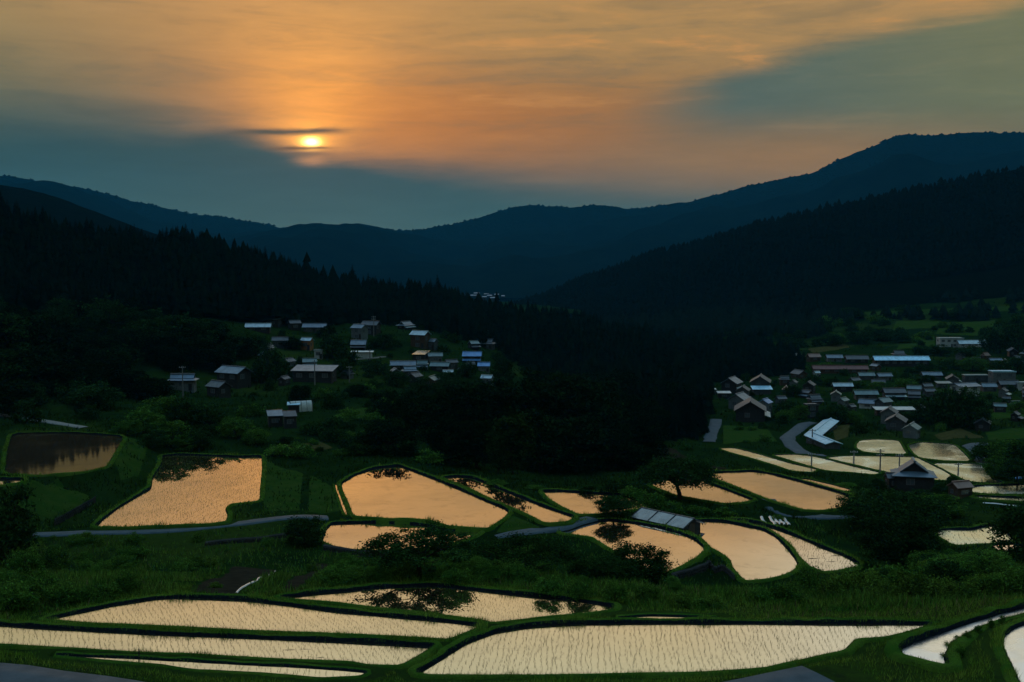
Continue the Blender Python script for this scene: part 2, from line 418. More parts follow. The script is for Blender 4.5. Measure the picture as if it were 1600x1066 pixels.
# ------------------------------------------------------------------ paddies: outline in photo pixels, put on a level D metres below the camera
# key: (D, water material, seedlings (row gap, gap in row, height, row angle deg) or None, label, outline)
PAD = {
 'F1': (22.0, 'water_plant', (.30, .20, .15, 4), 'broad planted rice paddy filling the bottom centre, ruled with seedling rows',
   [(645,1057),(690,1030),(730,1005),(775,988),(830,979),(900,975),(1000,974),(1200,974.5),(1380,975),(1458,975.5),(1432,985),(1383,998),(1334,1001.5),(1318,1019),(1276,1027.5),(1230,1038),(1195,1046),(1100,1052),(900,1057)]),
 'F2': (22.7, 'water_plant', (.30, .20, .13, -38), 'planted rice paddy mirroring the spreading cherry tree',
   [(431,936),(494,927.5),(544,924),(594,918),(675,915),(740,922),(822,931),(900,938.5),(956,947),(955,955),(912,960.5),(850,966),(819,969.5),(769,974.5),(750,970),(681,961),(587,950.5),(525,943.5)]),
 'F3': (22.6, 'water_plant', (.30, .20, .13, -30), 'planted rice paddy with a long curved far bank, just below the vegetable plots',
   [(67,969.5),(125,957),(175,946.5),(237,936.5),(281,934),(375,937),(437,944),(525,956),(650,967),(712,973),(747,977.5),(742,984),(700,1000.5),(662,998),(587,995),(494,990.6),(406,987),(281,981),(156,975.5)]),
 'F4': (22.1, 'water_streak', (.30, .20, .14, -22), 'planted rice paddy with dark muddy streaks at its right end',
   [(-90,972),(0,977),(125,985),(250,991),(400,997),(500,1001),(600,1006),(677,1010.5),(668,1018),(625,1043),(575,1041.5),(550,1036.5),(450,1033),(300,1024),(200,1020.5),(100,1014),(0,1009),(-90,1004)]),
 'F5': (21.9, 'water_plant', (.30, .20, .15, 0), 'narrow sliver of planted paddy beside the roadside verge',
   [(82,1023),(125,1026),(225,1030.5),(400,1040),(500,1045),(572,1051),(560,1056.5),(500,1059.5),(425,1052),(300,1046),(250,1038.5),(150,1030)]),
 'F6': (21.3, 'water_white', None, 'pale white paddy tapering to a wedge between two grass banks',
   [(1408,1017),(1432,1004),(1475,989),(1521,973),(1567,959.5),(1600,951),(1680,930),(1690,946),(1600,962),(1579,968),(1530,983),(1503,997),(1484,1008),(1473,1028),(1478,1046),(1460,1042),(1438,1035),(1414,1029)]),
 'F7': (20.9, 'water_white', None, 'white flooded paddy cut by the right edge at the bottom corner',
   [(1570,996),(1584,983),(1604,975),(1680,958),(1700,1100),(1608,1092),(1594,1064),(1580,1034),(1570,1012)]),
 'F8': (22.5, 'water', None, 'thin glint of water between two grass banks behind the broad front paddy',
   [(959,966),(1022,963),(1131,966.2),(1037,968)]),
 'L1': (36.5, 'water_plant', (.62, .42, .22, 14), 'orange planted paddy with a notched corner above the curving lane',
   [(148,825),(162,811),(187,792.5),(216,775),(237,763),(239,747),(252,728),(254,713),(281,710.5),(344,713),(375,714.5),(409,713),(409,739),(406,761),(405,784),(384,787),(359,790),(352,796),(355,805),(352,817),(325,819.5),(266,822.5),(203,824.5)]),
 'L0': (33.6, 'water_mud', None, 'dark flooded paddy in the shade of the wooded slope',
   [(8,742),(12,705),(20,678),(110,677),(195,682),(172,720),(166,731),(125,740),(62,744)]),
 'L2': (33.0, 'water_far', None, 'small dull pool of paddy behind the grassy mound',
   [(-60,751),(0,749),(38,749),(28,757),(0,760),(-60,762)]),
 'M1': (36.2, 'water', None, 'large still orange paddy shaped like a tilted kite',
   [(533,756),(556,742),(587,731.5),(623,728),(637,733),(669,745),(712,762),(759,783),(789,795),(795,801),(787,811),(762,827),(734,825.5),(700,823),(681,817),(669,813.5),(600,811.5),(553,808),(547,791),(537,769)]),
 'M1b': (36.1, 'water', None, 'slender irrigation channel of bright water along the kite-shaped paddy',
   [(523,757),(526.5,757),(543,805),(539.5,805)]),
 'M2': (36.5, 'water', None, 'half-moon orange paddy behind the top of the cherry tree',
   [(503,847),(507,837),(511,826),(519,818.5),(587,816.5),(631,818),(664,821),(681,826),(700,830),(725,829.5),(749,831.5),(744,837),(728,844.5),(697,853),(650,859),(603,862),(556,862),(525,856)]),
 'M3': (36.35, 'water_far', None, 'long slanting paddy with weedy patches along its upper end',
   [(690,747),(712,744.5),(737,746),(797,770.5),(850,792),(899,809),(885,817),(853,819.5),(816,801),(775,784),(731,763)]),
 'M4': (36.8, 'water', None, 'orange paddy with a green weedy corner behind the little round tree',
   [(846,768),(875,767.5),(912,770),(960,772.5),(985,777.5),(1007,785.5),(1013,794),(975,800),(927,806),(905,805.5),(882,795),(860,782.5)]),
 'R1': (36.9, 'water', None, 'teardrop orange paddy below the shed, mirroring the round tree',
   [(873,833.5),(891,824.5),(922,816),(953,813),(991,817.5),(1025,823),(1062,833),(1085,843),(1098,854),(1099,862),(1087,873),(1066,885),(1041,896.5),(1020,894),(1000,886),(975,872),(950,856),(925,841)]),
 'R2': (37.3, 'water', None, 'rounded pinkish paddy with an S-shaped side right of the shed',
   [(1070,816.5),(1100,814),(1131,815),(1162,821),(1191,827.5),(1211,838),(1230,857),(1241,871),(1246,884),(1240,893),(1219,902),(1194,907),(1166,909.5),(1157,902),(1146,888),(1142,877),(1126,865),(1111,857),(1099,844),(1082,834),(1071,829)]),
 'R2b': (37.7, 'water_streak', (.62, .42, .22, -30), 'crescent paddy streaked with dark lines, outermost on the right',
   [(1140,812.5),(1162,813.5),(1187,818.5),(1219,828),(1250,840.5),(1287,856.5),(1319,868.5),(1343,882),(1337,888),(1312,893),(1287,894.5),(1267,887),(1251,873),(1240,860),(1224,844),(1199,830),(1168,819)]),
 'R3': (39.5, 'water', None, 'big smooth salmon paddy in front of the valley road',
   [(1101,741),(1122,738),(1152,737.5),(1174,736),(1200,739.5),(1236,748.5),(1275,759.5),(1314,770.5),(1327,776),(1324,790),(1308,796),(1282,799.5),(1256,797.5),(1230,790.5),(1200,781),(1171,769.5),(1139,756.5),(1112,747)]),
 'R3b': (39.7, 'water', None, 'thin sliver of bright paddy above the big salmon one',
   [(1243,748),(1262,748.5),(1301,757.5),(1330,765.5),(1323,768.5),(1292,761),(1262,753)]),
 'R4': (39.1, 'water', None, 'orange paddy half hidden by the dark spreading tree',
   [(1015,758),(1030,750.5),(1060,746),(1095,749),(1115,758),(1147,770),(1178,782),(1160,786.5),(1132,788.5),(1100,783),(1055,775)]),
 'Pa': (47, 'water_valley', None, 'slim cream paddy, leftmost of the valley strips',
   [(1127,701),(1145,700.5),(1178,708.5),(1217,720.5),(1249,728.5),(1272,733.5),(1268,737.5),(1240,735.5),(1217,727.5),(1178,716),(1145,707)]),
 'Pb': (47.3, 'water_valley', None, 'wedge of cream paddy crossed by a roadside pole at its left end',
   [(1211,711.5),(1243,710.5),(1269,713.5),(1308,723.5),(1340,731.5),(1371,739),(1363,741),(1327,737.5),(1292,735),(1256,724.5),(1230,716.5)]),
 'Pc': (47.6, 'water_valley', None, 'broad cream paddy directly behind the hip-roofed farmhouse',
   [(1294,715.5),(1327,713),(1373,713.5),(1428,714.5),(1445,723),(1471,736),(1482,743),(1478,750.5),(1440,748),(1406,741),(1373,734),(1334,725)]),
 'Pd': (48.2, 'water_valley', None, 'smaller rounded cream paddy beyond the tall utility pole',
   [(1343,693),(1349,688.5),(1367,687),(1401,688.5),(1407,700),(1413,709.5),(1376,708.5),(1351,705.5),(1342,700)]),
 'Pe': (48.4, 'water_valley', None, 'cream paddy with a blue-grey weedy far corner beside the winding road',
   [(1423,696),(1441,691.5),(1488,695),(1501,707),(1513,720.5),(1475,719.5),(1441,715.5),(1431,708)]),
 'Pf': (48, 'water_valley', None, 'greenish cream paddy with a curved right side',
   [(1457,724.5),(1533,725.5),(1537,736),(1545,748),(1563,754),(1552,755.5),(1515,751.5),(1486,738)]),
 'Pg': (46, 'water_valley', None, 'cream strip of paddy right of the small brown shed',
   [(1520,765),(1528,760.5),(1600,758),(1680,757),(1680,776),(1600,773.5),(1522,771)]),
 'Ph': (45.5, 'water_valley', None, 'narrow white strip of paddy below the cream one by the brown shed',
   [(1522,776.5),(1600,779),(1680,780),(1680,787),(1600,784.5),(1545,780.5)]),
 'Pi': (42, 'water_valley', (.9, .6, .2, 10), 'small cream paddy framed by dark trees at the right side',
   [(1472,829),(1524,829),(1552,822),(1564,830),(1578,844),(1558,849.5),(1521,850.5),(1494,852.5),(1471,838)]),
 'Pj': (41.5, 'water_far', None, 'scrap of water under the big tree at the right edge',
   [(1556,855),(1576,850),(1590,853),(1566,860)]),
}
def chaikin(P, n=1):
    P = np.asarray(P, float)
    for _ in range(n):
        Q = np.roll(P, -1, 0); P = np.stack([P * .88 + Q * .12, P * .12 + Q * .88], 1).reshape(-1, P.shape[1])
    return P
def resample(P, step):
    out = []
    for i in range(len(P)):
        a, b = P[i], P[(i + 1) % len(P)]; n = max(1, int(np.linalg.norm(b - a) / step))
        for k in range(n): out.append(a + (b - a) * k / n)
    return np.array(out)
def ccw(P):
    x, y = P[:, 0], P[:, 1]
    return P if np.sum(x * np.roll(y, -1) - y * np.roll(x, -1)) > 0 else P[::-1]
POLY = {}
for k, (D, wm, sd, lab, pts) in PAD.items():
    P = np.array([at_drop(x, y, D)[:2] for x, y in pts])
    POLY[k] = ccw(chaikin(P, 2 if len(P) > 8 else 1))
    if k[0] == 'P':                                             # far bunds are slim: give their width back to the water
        q = POLY[k]; t = np.roll(q, -1, 0) - np.roll(q, 1, 0); t /= np.linalg.norm(t, axis=1, keepdims=True) + 1e-9
        POLY[k] = q + np.stack([t[:, 1], -t[:, 0]], 1) * .55

def sdist(P, X, Y):
    """signed distance (negative inside) of points to polygon"""
    d = np.full(X.shape, 1e18); ins = np.zeros(X.shape, bool); n = len(P)
    for i in range(n):
        ax, ay = P[i]; bx, by = P[(i + 1) % n]; ex, ey = bx - ax, by - ay
        t = np.clip(((X - ax) * ex + (Y - ay) * ey) / (ex * ex + ey * ey + 1e-12), 0, 1)
        d = np.minimum(d, (X - ax - t * ex) ** 2 + (Y - ay - t * ey) ** 2)
        c = ((ay > Y) != (by > Y))
        if ey != 0: ins ^= c & (X < ex * (Y - ay) / ey + ax)
    return np.where(ins, -1, 1) * np.sqrt(d)

# ------------------------------------------------------------------ terrain: smooth surface through surveyed points
CTRL = []
for u in (-.75, -.5, -.25, 0, .25, .5, .75):
    CTRL += [(u, 5, 3.2), (u, 10, 5.7), (u, 20, 10.3), (u, 38, 17.0), (u, 50, 20.9)]
    CTRL += [(u, 57, 21.8)] if abs(u) < .4 else []
for px, py, Y in [(-200,1040,56),(0,1040,58),(300,1062,57.5),(1250,1056,57.5),(1500,1060,55),(1750,1000,58),
    (-150,960,70),(0,958,71),(-150,900,98),(0,900,100),(-150,850,142),(0,850,142),(150,905,96),(150,850,142),(300,905,92),(300,850,143),(450,902,92),(450,850,143),
    (600,893,95),(600,869,137),(750,893,95),(750,862,139),(850,900,94),(850,858,142),(930,915,94),(930,880,134),(1100,927,95),(1100,912,136),(1250,930,96),(1250,910,138),
    (1400,922,96),(1400,880,146),(1550,905,96),(1550,872,146),(1720,900,96),(1720,850,160),(1250,952,72.5),(1100,952,73),(1400,950,72.5),(1560,934,75),(1720,920,76),
    (-150,835,150),(56,836,149),(110,765,172),(60,790,160),(-160,690,220),(100,662,232),(0,620,270),(150,640,262),(300,650,258),(430,690,225),(450,640,272),(560,650,268),(470,770,172),(500,720,205),
    (640,690,235),(365,608,330),(490,598,340),(200,560,345),(0,540,325),(430,522,430),(560,528,440),(650,562,410),(760,592,400),(700,625,335),(-200,500,330),(-200,580,280),
    (0,482,365),(300,484,430),(600,502,500),(750,532,485),(860,600,420),(-250,450,365),
    (700,735,203),(850,745,215),(1000,728,252),(900,650,310),(1050,690,290),(1115,692,298),(1250,810,176),(1330,830,168),(1420,800,200),(1350,860,150),(1480,790,205),
    (1117,661,335),(1150,640,368),(1229,682,306),(1400,640,372),(1600,640,372),(1720,700,292),(1250,602,455),(1400,602,458),(1600,602,458),(1300,566,560),(1500,566,560),(1720,600,450),
    (1300,536,720),(1500,531,720),(1620,521,720),(1150,562,620),(1250,511,850),(1450,482,900),(1600,470,900),(1750,455,900),(1000,565,590),(900,525,880),(1050,496,1050)]:
    p = at_depth(px, py, Y); CTRL.append((p[0] / Y, Y, ZC - p[2]))
for u, Y, D in [(-.75,1300,60),(-.4,1300,62),(-.15,1300,66),(0,1300,74),(.1,1300,70),(.2,1300,50),(.35,1300,20),(.5,1300,0),(.75,1300,-20),(.75,600,40),(-.75,600,10),(-.75,250,33),(.75,250,50)]:
    CTRL.append((u, Y, D))
for k, P in POLY.items():
    D = PAD[k][0]
    for q in P[::max(1, len(P) // 9)]: CTRL.append((q[0] / q[1], q[1], D + .1))
CTRL = np.array(CTRL)
WS = 0.42
def feat(u, Y): return np.stack([u, WS * np.log(Y)], -1)
def tps_k(r2): return np.where(r2 > 0, r2 * np.log(np.maximum(r2, 1e-12)), 0.0)
_C = feat(CTRL[:, 0], CTRL[:, 1]); _n = len(_C)
_K = tps_k(((_C[:, None] - _C[None]) ** 2).sum(-1)) + np.eye(_n) * 2e-4
_P = np.c_[np.ones(_n), _C]
_A = np.block([[_K, _P], [_P.T, np.zeros((3, 3))]])
_w = np.linalg.solve(_A, np.r_[CTRL[:, 2], 0, 0, 0])
def drop_nat(u, Y):
    sh = u.shape; F = feat(u.ravel(), Y.ravel()); out = np.empty(len(F))
    for i in range(0, len(F), 20000):
        f = F[i:i + 20000]; k = tps_k(((f[:, None] - _C[None]) ** 2).sum(-1))
        out[i:i + 20000] = k @ _w[:_n] + np.c_[np.ones(len(f)), f] @ _w[_n:]
    return out.reshape(sh)
GU = np.linspace(-.66, .66, 600)
GY = np.r_[np.geomspace(5, 50, 45)[:-1], np.geomspace(50, 260, 440)[:-1], np.geomspace(260, 1300, 210)]
UU, YY = np.meshgrid(GU, GY); XX = UU * YY
# natural surface, computed on a coarser grid and refined
cu = np.linspace(-.66, .66, 120); cy = np.geomspace(5, 1300, 190)
_cu, _cy = np.meshgrid(cu, cy); _cd = drop_nat(_cu, _cy)
def bil(G, gu, gl, u, l):
    i = np.clip(np.searchsorted(gl, l) - 1, 0, len(gl) - 2); j = np.clip(np.searchsorted(gu, u) - 1, 0, len(gu) - 2)
    a = np.clip((l - gl[i]) / (gl[i + 1] - gl[i]), 0, 1); b = np.clip((u - gu[j]) / (gu[j + 1] - gu[j]), 0, 1)
    return (G[i, j] * (1 - b) + G[i, j + 1] * b) * (1 - a) + (G[i + 1, j] * (1 - b) + G[i + 1, j + 1] * b) * a
ZN = ZC - bil(_cd, cu, np.log(cy), UU, np.log(YY))
amp = np.clip((YY - 62) / 60, 0, 1)
ZN = ZN + amp * (fbm(XX / 14, YY / 14, 3, 3) * .42 + fbm(XX / 3.5, YY / 3.5, 2, 9) * .16) + fbm(XX / 2, YY / 2, 2, 5) * .03
GL = np.log(GY)
_ZG = ZN
def ground_z(X, Y):
    X = np.atleast_1d(np.asarray(X, float)); Y = np.atleast_1d(np.asarray(Y, float))
    return bil(_ZG, GU, GL, X / Y, np.log(Y))
def hit(px, py, y0=40.0, y1=1290.0):
    """where the line of sight through a photo pixel first meets the ground"""
    d = ray(px, py); ts = np.geomspace(y0, y1, 900) / d[1]
    g = ground_z(d[0] * ts, d[1] * ts); h = ZC + d[2] * ts - g
    i = np.argmax(h < 0) if (h < 0).any() else len(ts) - 1
    if i > 0:
        f = h[i - 1] / (h[i - 1] - h[i]) if h[i] < 0 else 1.0
        t = ts[i - 1] + (ts[i] - ts[i - 1]) * f
    else: t = ts[0]
    return np.array([d[0] * t, d[1] * t, ZC + d[2] * t])

# roads: centre line in photo pixels, width m, material
ROADS = [
 ('road', 'asphalt', 4.4, [(-330,1037),(-120,1054),(0,1063),(160,1085),(350,1114),(600,1138),(850,1136),(1020,1114),(1150,1092),(1235,1074),(1296,1062)]),
 ('road', 'asphalt', 2.6, [(-80,838),(56,835),(156,831.5),(250,829),(312,824.5),(375,817.5),(437,809.5),(475,807),(525,810),(548,813)]),
 ('road', 'asphalt', 2.6, [(772,836.5),(806,833),(853,826.5),(878,822.5),(900,815),(925,809)]),
 ('road', 'asphalt', 3.4, [(1196,780),(1206,789),(1225,799.5),(1250,805.5),(1290,807),(1340,804)]),
 ('road', 'asphalt', 4.0, [(1272,660),(1257,663),(1243,674),(1231,683),(1236,693),(1245,702),(1262,709),(1290,713)]),
 ('road', 'asphalt', 3.6, [(1119,655),(1117,664),(1112,676),(1108,690)]),
 ('road', 'asphalt', 4.0, [(1560,694),(1530,694),(1514,698),(1514,704),(1522,712),(1542,723),(1560,732)]),
 ('path', 'concrete', 2.2, [(-40,644),(17,650),(70,658),(132,667.5)]),
 ('path', 'gravel', 2.2, [(1262,711),(1300,722),(1345,734),(1395,746),(1440,756)]),
 ('path', 'gravel', 3.0, [(540,562),(575,560),(602,557)]),
]
ROADL = []
for nm, mt, wd, pts in ROADS:
    if pts[0][1] > 1000:                                       # the near lane, on the level of the front paddies
        C = np.array([at_drop(x, y, 21.45 if y < 1200 else 21.4) for x, y in pts])
    elif wd == 2.6:                                            # field lanes level with the orange paddies
        C = np.array([at_drop(x, y, 36.55) for x, y in pts])
    else:
        C = np.array([hit(x, y) for x, y in pts])
    L = [C[0]]
    for i in range(len(C) - 1):                                # Catmull-Rom
        p0, p1, p2, p3 = C[max(i - 1, 0)], C[i], C[i + 1], C[min(i + 2, len(C) - 1)]
        n = max(2, int(np.linalg.norm(p2 - p1) / 1.2))
        for k in range(1, n + 1):
            t = k / n; L.append(.5 * ((2 * p1) + (-p0 + p2) * t + (2 * p0 - 5 * p1 + 4 * p2 - p3) * t * t + (-p0 + 3 * p1 - 3 * p2 + p3) * t ** 3))
    L = np.array(L)
    ks = 9
    if len(L) > ks * 2: L[:, 2] = np.convolve(np.pad(L[:, 2], ks // 2, 'edge'), np.ones(ks) / ks, 'valid')
    ROADL.append((nm, mt, wd, L))
Z = ZN.copy()
for nm, mt, wd, L in ROADL:
    m = 3.0; b = (XX > L[:, 0].min() - m - wd) & (XX < L[:, 0].max() + m + wd) & (YY > L[:, 1].min() - m - wd) & (YY < L[:, 1].max() + m + wd)
    x, y = XX[b], YY[b]; bd = np.full(x.shape, 1e9); bz = np.zeros(x.shape)
    for q in L:
        d = np.hypot(x - q[0], y - q[1]); s = d < bd; bd[s] = d[s]; bz[s] = q[2]
    w = 1 - sstep(bd, wd / 2 + .6, wd / 2 + 3.2)
    Z[b] = Z[b] * (1 - w) + (bz - .12) * w
INSIDE = np.zeros(XX.shape, bool); NEARP = np.full(XX.shape, 1e9)
for rnd in (0, 1):
    for k, P in POLY.items():
        zw = ZC - PAD[k][0]; m = 7.0
        b = (XX > P[:, 0].min() - m) & (XX < P[:, 0].max() + m) & (YY > P[:, 1].min() - m) & (YY < P[:, 1].max() + m)
        s = sdist(P, XX[b], YY[b]); z = Z[b]
        if rnd == 0:
            w = 1 - sstep(s, .4, 2.4 if P[:, 1].mean() < 90 else 3.2)
            NEARP[b] = np.minimum(NEARP[b], s)
            Z[b] = z * (1 - w) + (zw + .05) * w
        else:
            Z[b] = np.where(s < .35, np.minimum(z, zw - .30), z); INSIDE[b] |= s < .1
_ZG = Z
# remove the strip of ground just inside paddies? no: it stays 0.3 m below the water as the paddy bed
nr, nc = XX.shape
V = np.stack([XX, YY, Z], -1).reshape(-1, 3)
idx = np.arange(nr * nc).reshape(nr, nc)
F = np.stack([idx[:-1, :-1], idx[:-1, 1:], idx[1:, 1:], idx[1:, :-1]], -1).reshape(-1, 4)
tag(link('ground', mesh_np('ground', V, F, M['ground'], smooth=True)), kind='structure')

# the far valley floor, out to the foot of the mountains
def far_floor():
    gx = np.linspace(-6800, 6800, 90); gy = np.linspace(1250, 8200, 70); X, Y = np.meshgrid(gx, gy)
    Zf = ZC - (66 + 54 * sstep(Y, 1250, 3300)) + fbm(X / 500, Y / 500, 3, 21) * 5
    V = np.stack([X, Y, Zf], -1).reshape(-1, 3); i = np.arange(V.shape[0]).reshape(X.shape)
    F = np.stack([i[:-1, :-1], i[:-1, 1:], i[1:, 1:], i[1:, :-1]], -1).reshape(-1, 4)
    tag(link('terrain', mesh_np('terrain', V, F, M['ground'], smooth=True)), kind='structure')
far_floor()

def ribbon(nm, mt, wd, L):
    t = np.gradient(L[:, :2], axis=0); t /= np.linalg.norm(t, axis=1, keepdims=True) + 1e-9; nrm = np.stack([-t[:, 1], t[:, 0]], 1)
    offs = np.array([-.5, -.47, -.2, .2, .47, .5]) * wd; zz = np.array([-.25, .0, .03, .03, .0, -.25])
    jit = fbm(np.arange(len(L)) * .23, np.zeros(len(L)) + wd, 2, 4) * .18
    V = []
    for o, dz in zip(offs, zz):
        oo = o + (np.sign(o) * jit if abs(o) > .4 * wd else 0)
        V.append(np.c_[L[:, :2] + nrm * np.reshape(oo * np.ones(len(L)), (-1, 1)), L[:, 2] + dz])
    V = np.stack(V, 1).reshape(-1, 3); k = len(offs); i = np.arange(len(L) * k).reshape(len(L), k)
    F = np.stack([i[:-1, :-1], i[:-1, 1:], i[1:, 1:], i[1:, :-1]], -1).reshape(-1, 4)
    tag(link(nm, mesh_np(nm, V, F, M[mt], smooth=True)), kind='structure')
for r in ROADL: ribbon(*r)

# ------------------------------------------------------------------ hills and mountains
def hill(name, ridge, foot, back, rows, mat, rough_amp, seed, wl, px0=-700, px1=2300, step=10, power=1.0, spur=0.0):
    rx = np.arange(px0, px1 + 1, step)
    R = np.array([at_depth(x, np.interp(x, [p[0] for p in ridge], [p[1] for p in ridge]), np.interp(x, [p[0] for p in ridge], [p[2] for p in ridge])) for x in rx])
    Ft = np.array([at_depth(x, np.interp(x, [p[0] for p in foot], [p[1] for p in foot]), np.interp(x, [p[0] for p in foot], [p[2] for p in foot])) for x in rx])
    ts = np.linspace(0, 1, rows); rowsP = []
    for t in ts:
        q = Ft + (R - Ft) * t; q[:, 2] = Ft[:, 2] + (R[:, 2] - Ft[:, 2]) * t ** power
        w = math.sin(math.pi * t) ** .8
        q[:, 2] += w * (fbm(q[:, 0] / wl, q[:, 1] / wl, 4, seed) * rough_amp + spur * np.abs(fbm(q[:, 0] / (wl * .9), q[:, 1] / (wl * 4), 2, seed + 5)))
        q[:, 2] += t * fbm(q[:, 0] / (wl * .12), q[:, 1] / (wl * .12), 3, seed + 9) * rough_amp * .07
        rowsP.append(q)
    for bk in (.35, 1.0):
        q = R.copy(); q[:, 1] += back * bk; q[:, 0] *= 1 + back * bk / R[:, 1]
        q[:, 2] = R[:, 2] + (-75 - R[:, 2]) * bk; rowsP.append(q)
    G = np.stack(rowsP); i = np.arange(G.shape[0] * G.shape[1]).reshape(G.shape[:2])
    F = np.stack([i[:-1, :-1], i[:-1, 1:], i[1:, 1:], i[1:, :-1]], -1).reshape(-1, 4)
    tag(link(name, mesh_np(name, G.reshape(-1, 3), F, M[mat], smooth=True)), kind='structure')
    return G, rx
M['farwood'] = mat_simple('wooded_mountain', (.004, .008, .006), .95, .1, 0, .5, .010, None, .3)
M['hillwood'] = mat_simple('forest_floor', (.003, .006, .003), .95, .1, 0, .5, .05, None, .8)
FARR = [(-700,300),(-300,262),(-100,268),(0,275),(20,275),(60,283),(120,292),(200,312),(250,323),(300,333),(350,340),(400,348),(440,356),(460,358),(500,350),(530,354),(560,351),(600,358),(634,362),(665,359),(700,352),(760,337),(800,325),(840,321),(890,325),(925,319),(950,321),(975,325),(1020,324),(1080,315),(1130,302),(1200,285),(1240,277),(1280,266),(1305,252),(1330,243),(1355,233),(1380,222),(1400,212),(1420,209),(1450,212),(1500,208),(1560,207),(1600,208),(1700,215),(1900,250),(2300,300)]
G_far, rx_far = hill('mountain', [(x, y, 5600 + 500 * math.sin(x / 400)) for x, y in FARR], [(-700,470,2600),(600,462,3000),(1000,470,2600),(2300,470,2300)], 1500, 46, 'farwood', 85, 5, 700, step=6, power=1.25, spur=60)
# low spur at the valley's end, and the shoulder at far right
hill('hill', [(-700,250,1500),(-200,270,1500),(0,289,1500),(40,294,1500),(100,312,1480),(170,338,1450),(260,372,1400),(420,430,1350),(700,520,1300)],
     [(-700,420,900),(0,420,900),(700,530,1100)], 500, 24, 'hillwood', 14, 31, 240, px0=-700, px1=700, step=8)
HR = [(760,492,1750),(840,466,1700),(870,452,1660),(900,440,1640),(960,421,1600),(1000,403,1560),(1050,391,1540),(1100,378,1520),(1200,348,1480),(1300,323,1450),(1400,303,1430),(1500,283,1400),(1600,264,1400),(1750,235,1400),(2300,190,1400)]
HF = [(760,500,1400),(900,512,1150),(1000,505,1050),(1150,504,960),(1250,500,900),(1400,478,930),(1600,462,930),(2300,430,900)]
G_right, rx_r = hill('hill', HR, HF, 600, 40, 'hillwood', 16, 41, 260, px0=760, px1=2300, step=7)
# the wooded ridge at the left
LR = [(-700,284,430),(-200,312,435),(0,336,440),(60,352,450),(150,370,465),(230,382,490),(300,390,515),(340,397,530),(440,421,580),(520,443,650),(600,457,665),(690,462,680),(740,478,690),(800,490,700),(860,497,710),(930,510,715),(1000,525,715),(1060,535,715),(1120,540,715),(1180,546,712),(1240,560,705),(1262,584,690)]
LF = [(-700,440,345),(-200,470,350),(0,492,352),(300,494,415),(600,512,488),(750,540,470),(860,606,408),(930,640,345),(1050,694,288),(1102,692,297),(1112,604,455),(1160,590,490),(1200,588,495),(1262,590,500)]
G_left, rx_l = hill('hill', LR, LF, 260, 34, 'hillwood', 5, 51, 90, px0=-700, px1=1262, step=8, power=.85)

# ------------------------------------------------------------------ blades and leaves as plain arrays
def blades(P, h, w, lean, mat, name, nseg=1):
    """one thin triangle per point in P (n,3); h, w, lean arrays or numbers"""
    n = len(P); a = rng.uniform(0, 2 * np.pi, n); h = np.ones(n) * h; w = np.ones(n) * w
    h = h * rng.uniform(.55, 1.25, n)
    ca, sa_ = np.cos(a), np.sin(a); b = rng.uniform(0, 2 * np.pi, n); L = lean * h * rng.uniform(.2, 1, n)
    p0 = P + np.c_[ca * w / 2, sa_ * w / 2, np.zeros(n) - .02]; p1 = P - np.c_[ca * w / 2, sa_ * w / 2, np.zeros(n) + .02]
    p2 = P + np.c_[np.cos(b) * L, np.sin(b) * L, h]
    V = np.stack([p0, p1, p2], 1).reshape(-1, 3); F = np.arange(3 * n).reshape(n, 3)
    return mesh_np(name, V, F, mat)
def outward(P):
    t = np.roll(P, -1, 0) - np.roll(P, 1, 0); t /= np.linalg.norm(t, axis=1, keepdims=True) + 1e-9
    n = np.stack([t[:, 1], -t[:, 0]], 1)
    return n                                                    # polygon is counter-clockwise: this points out

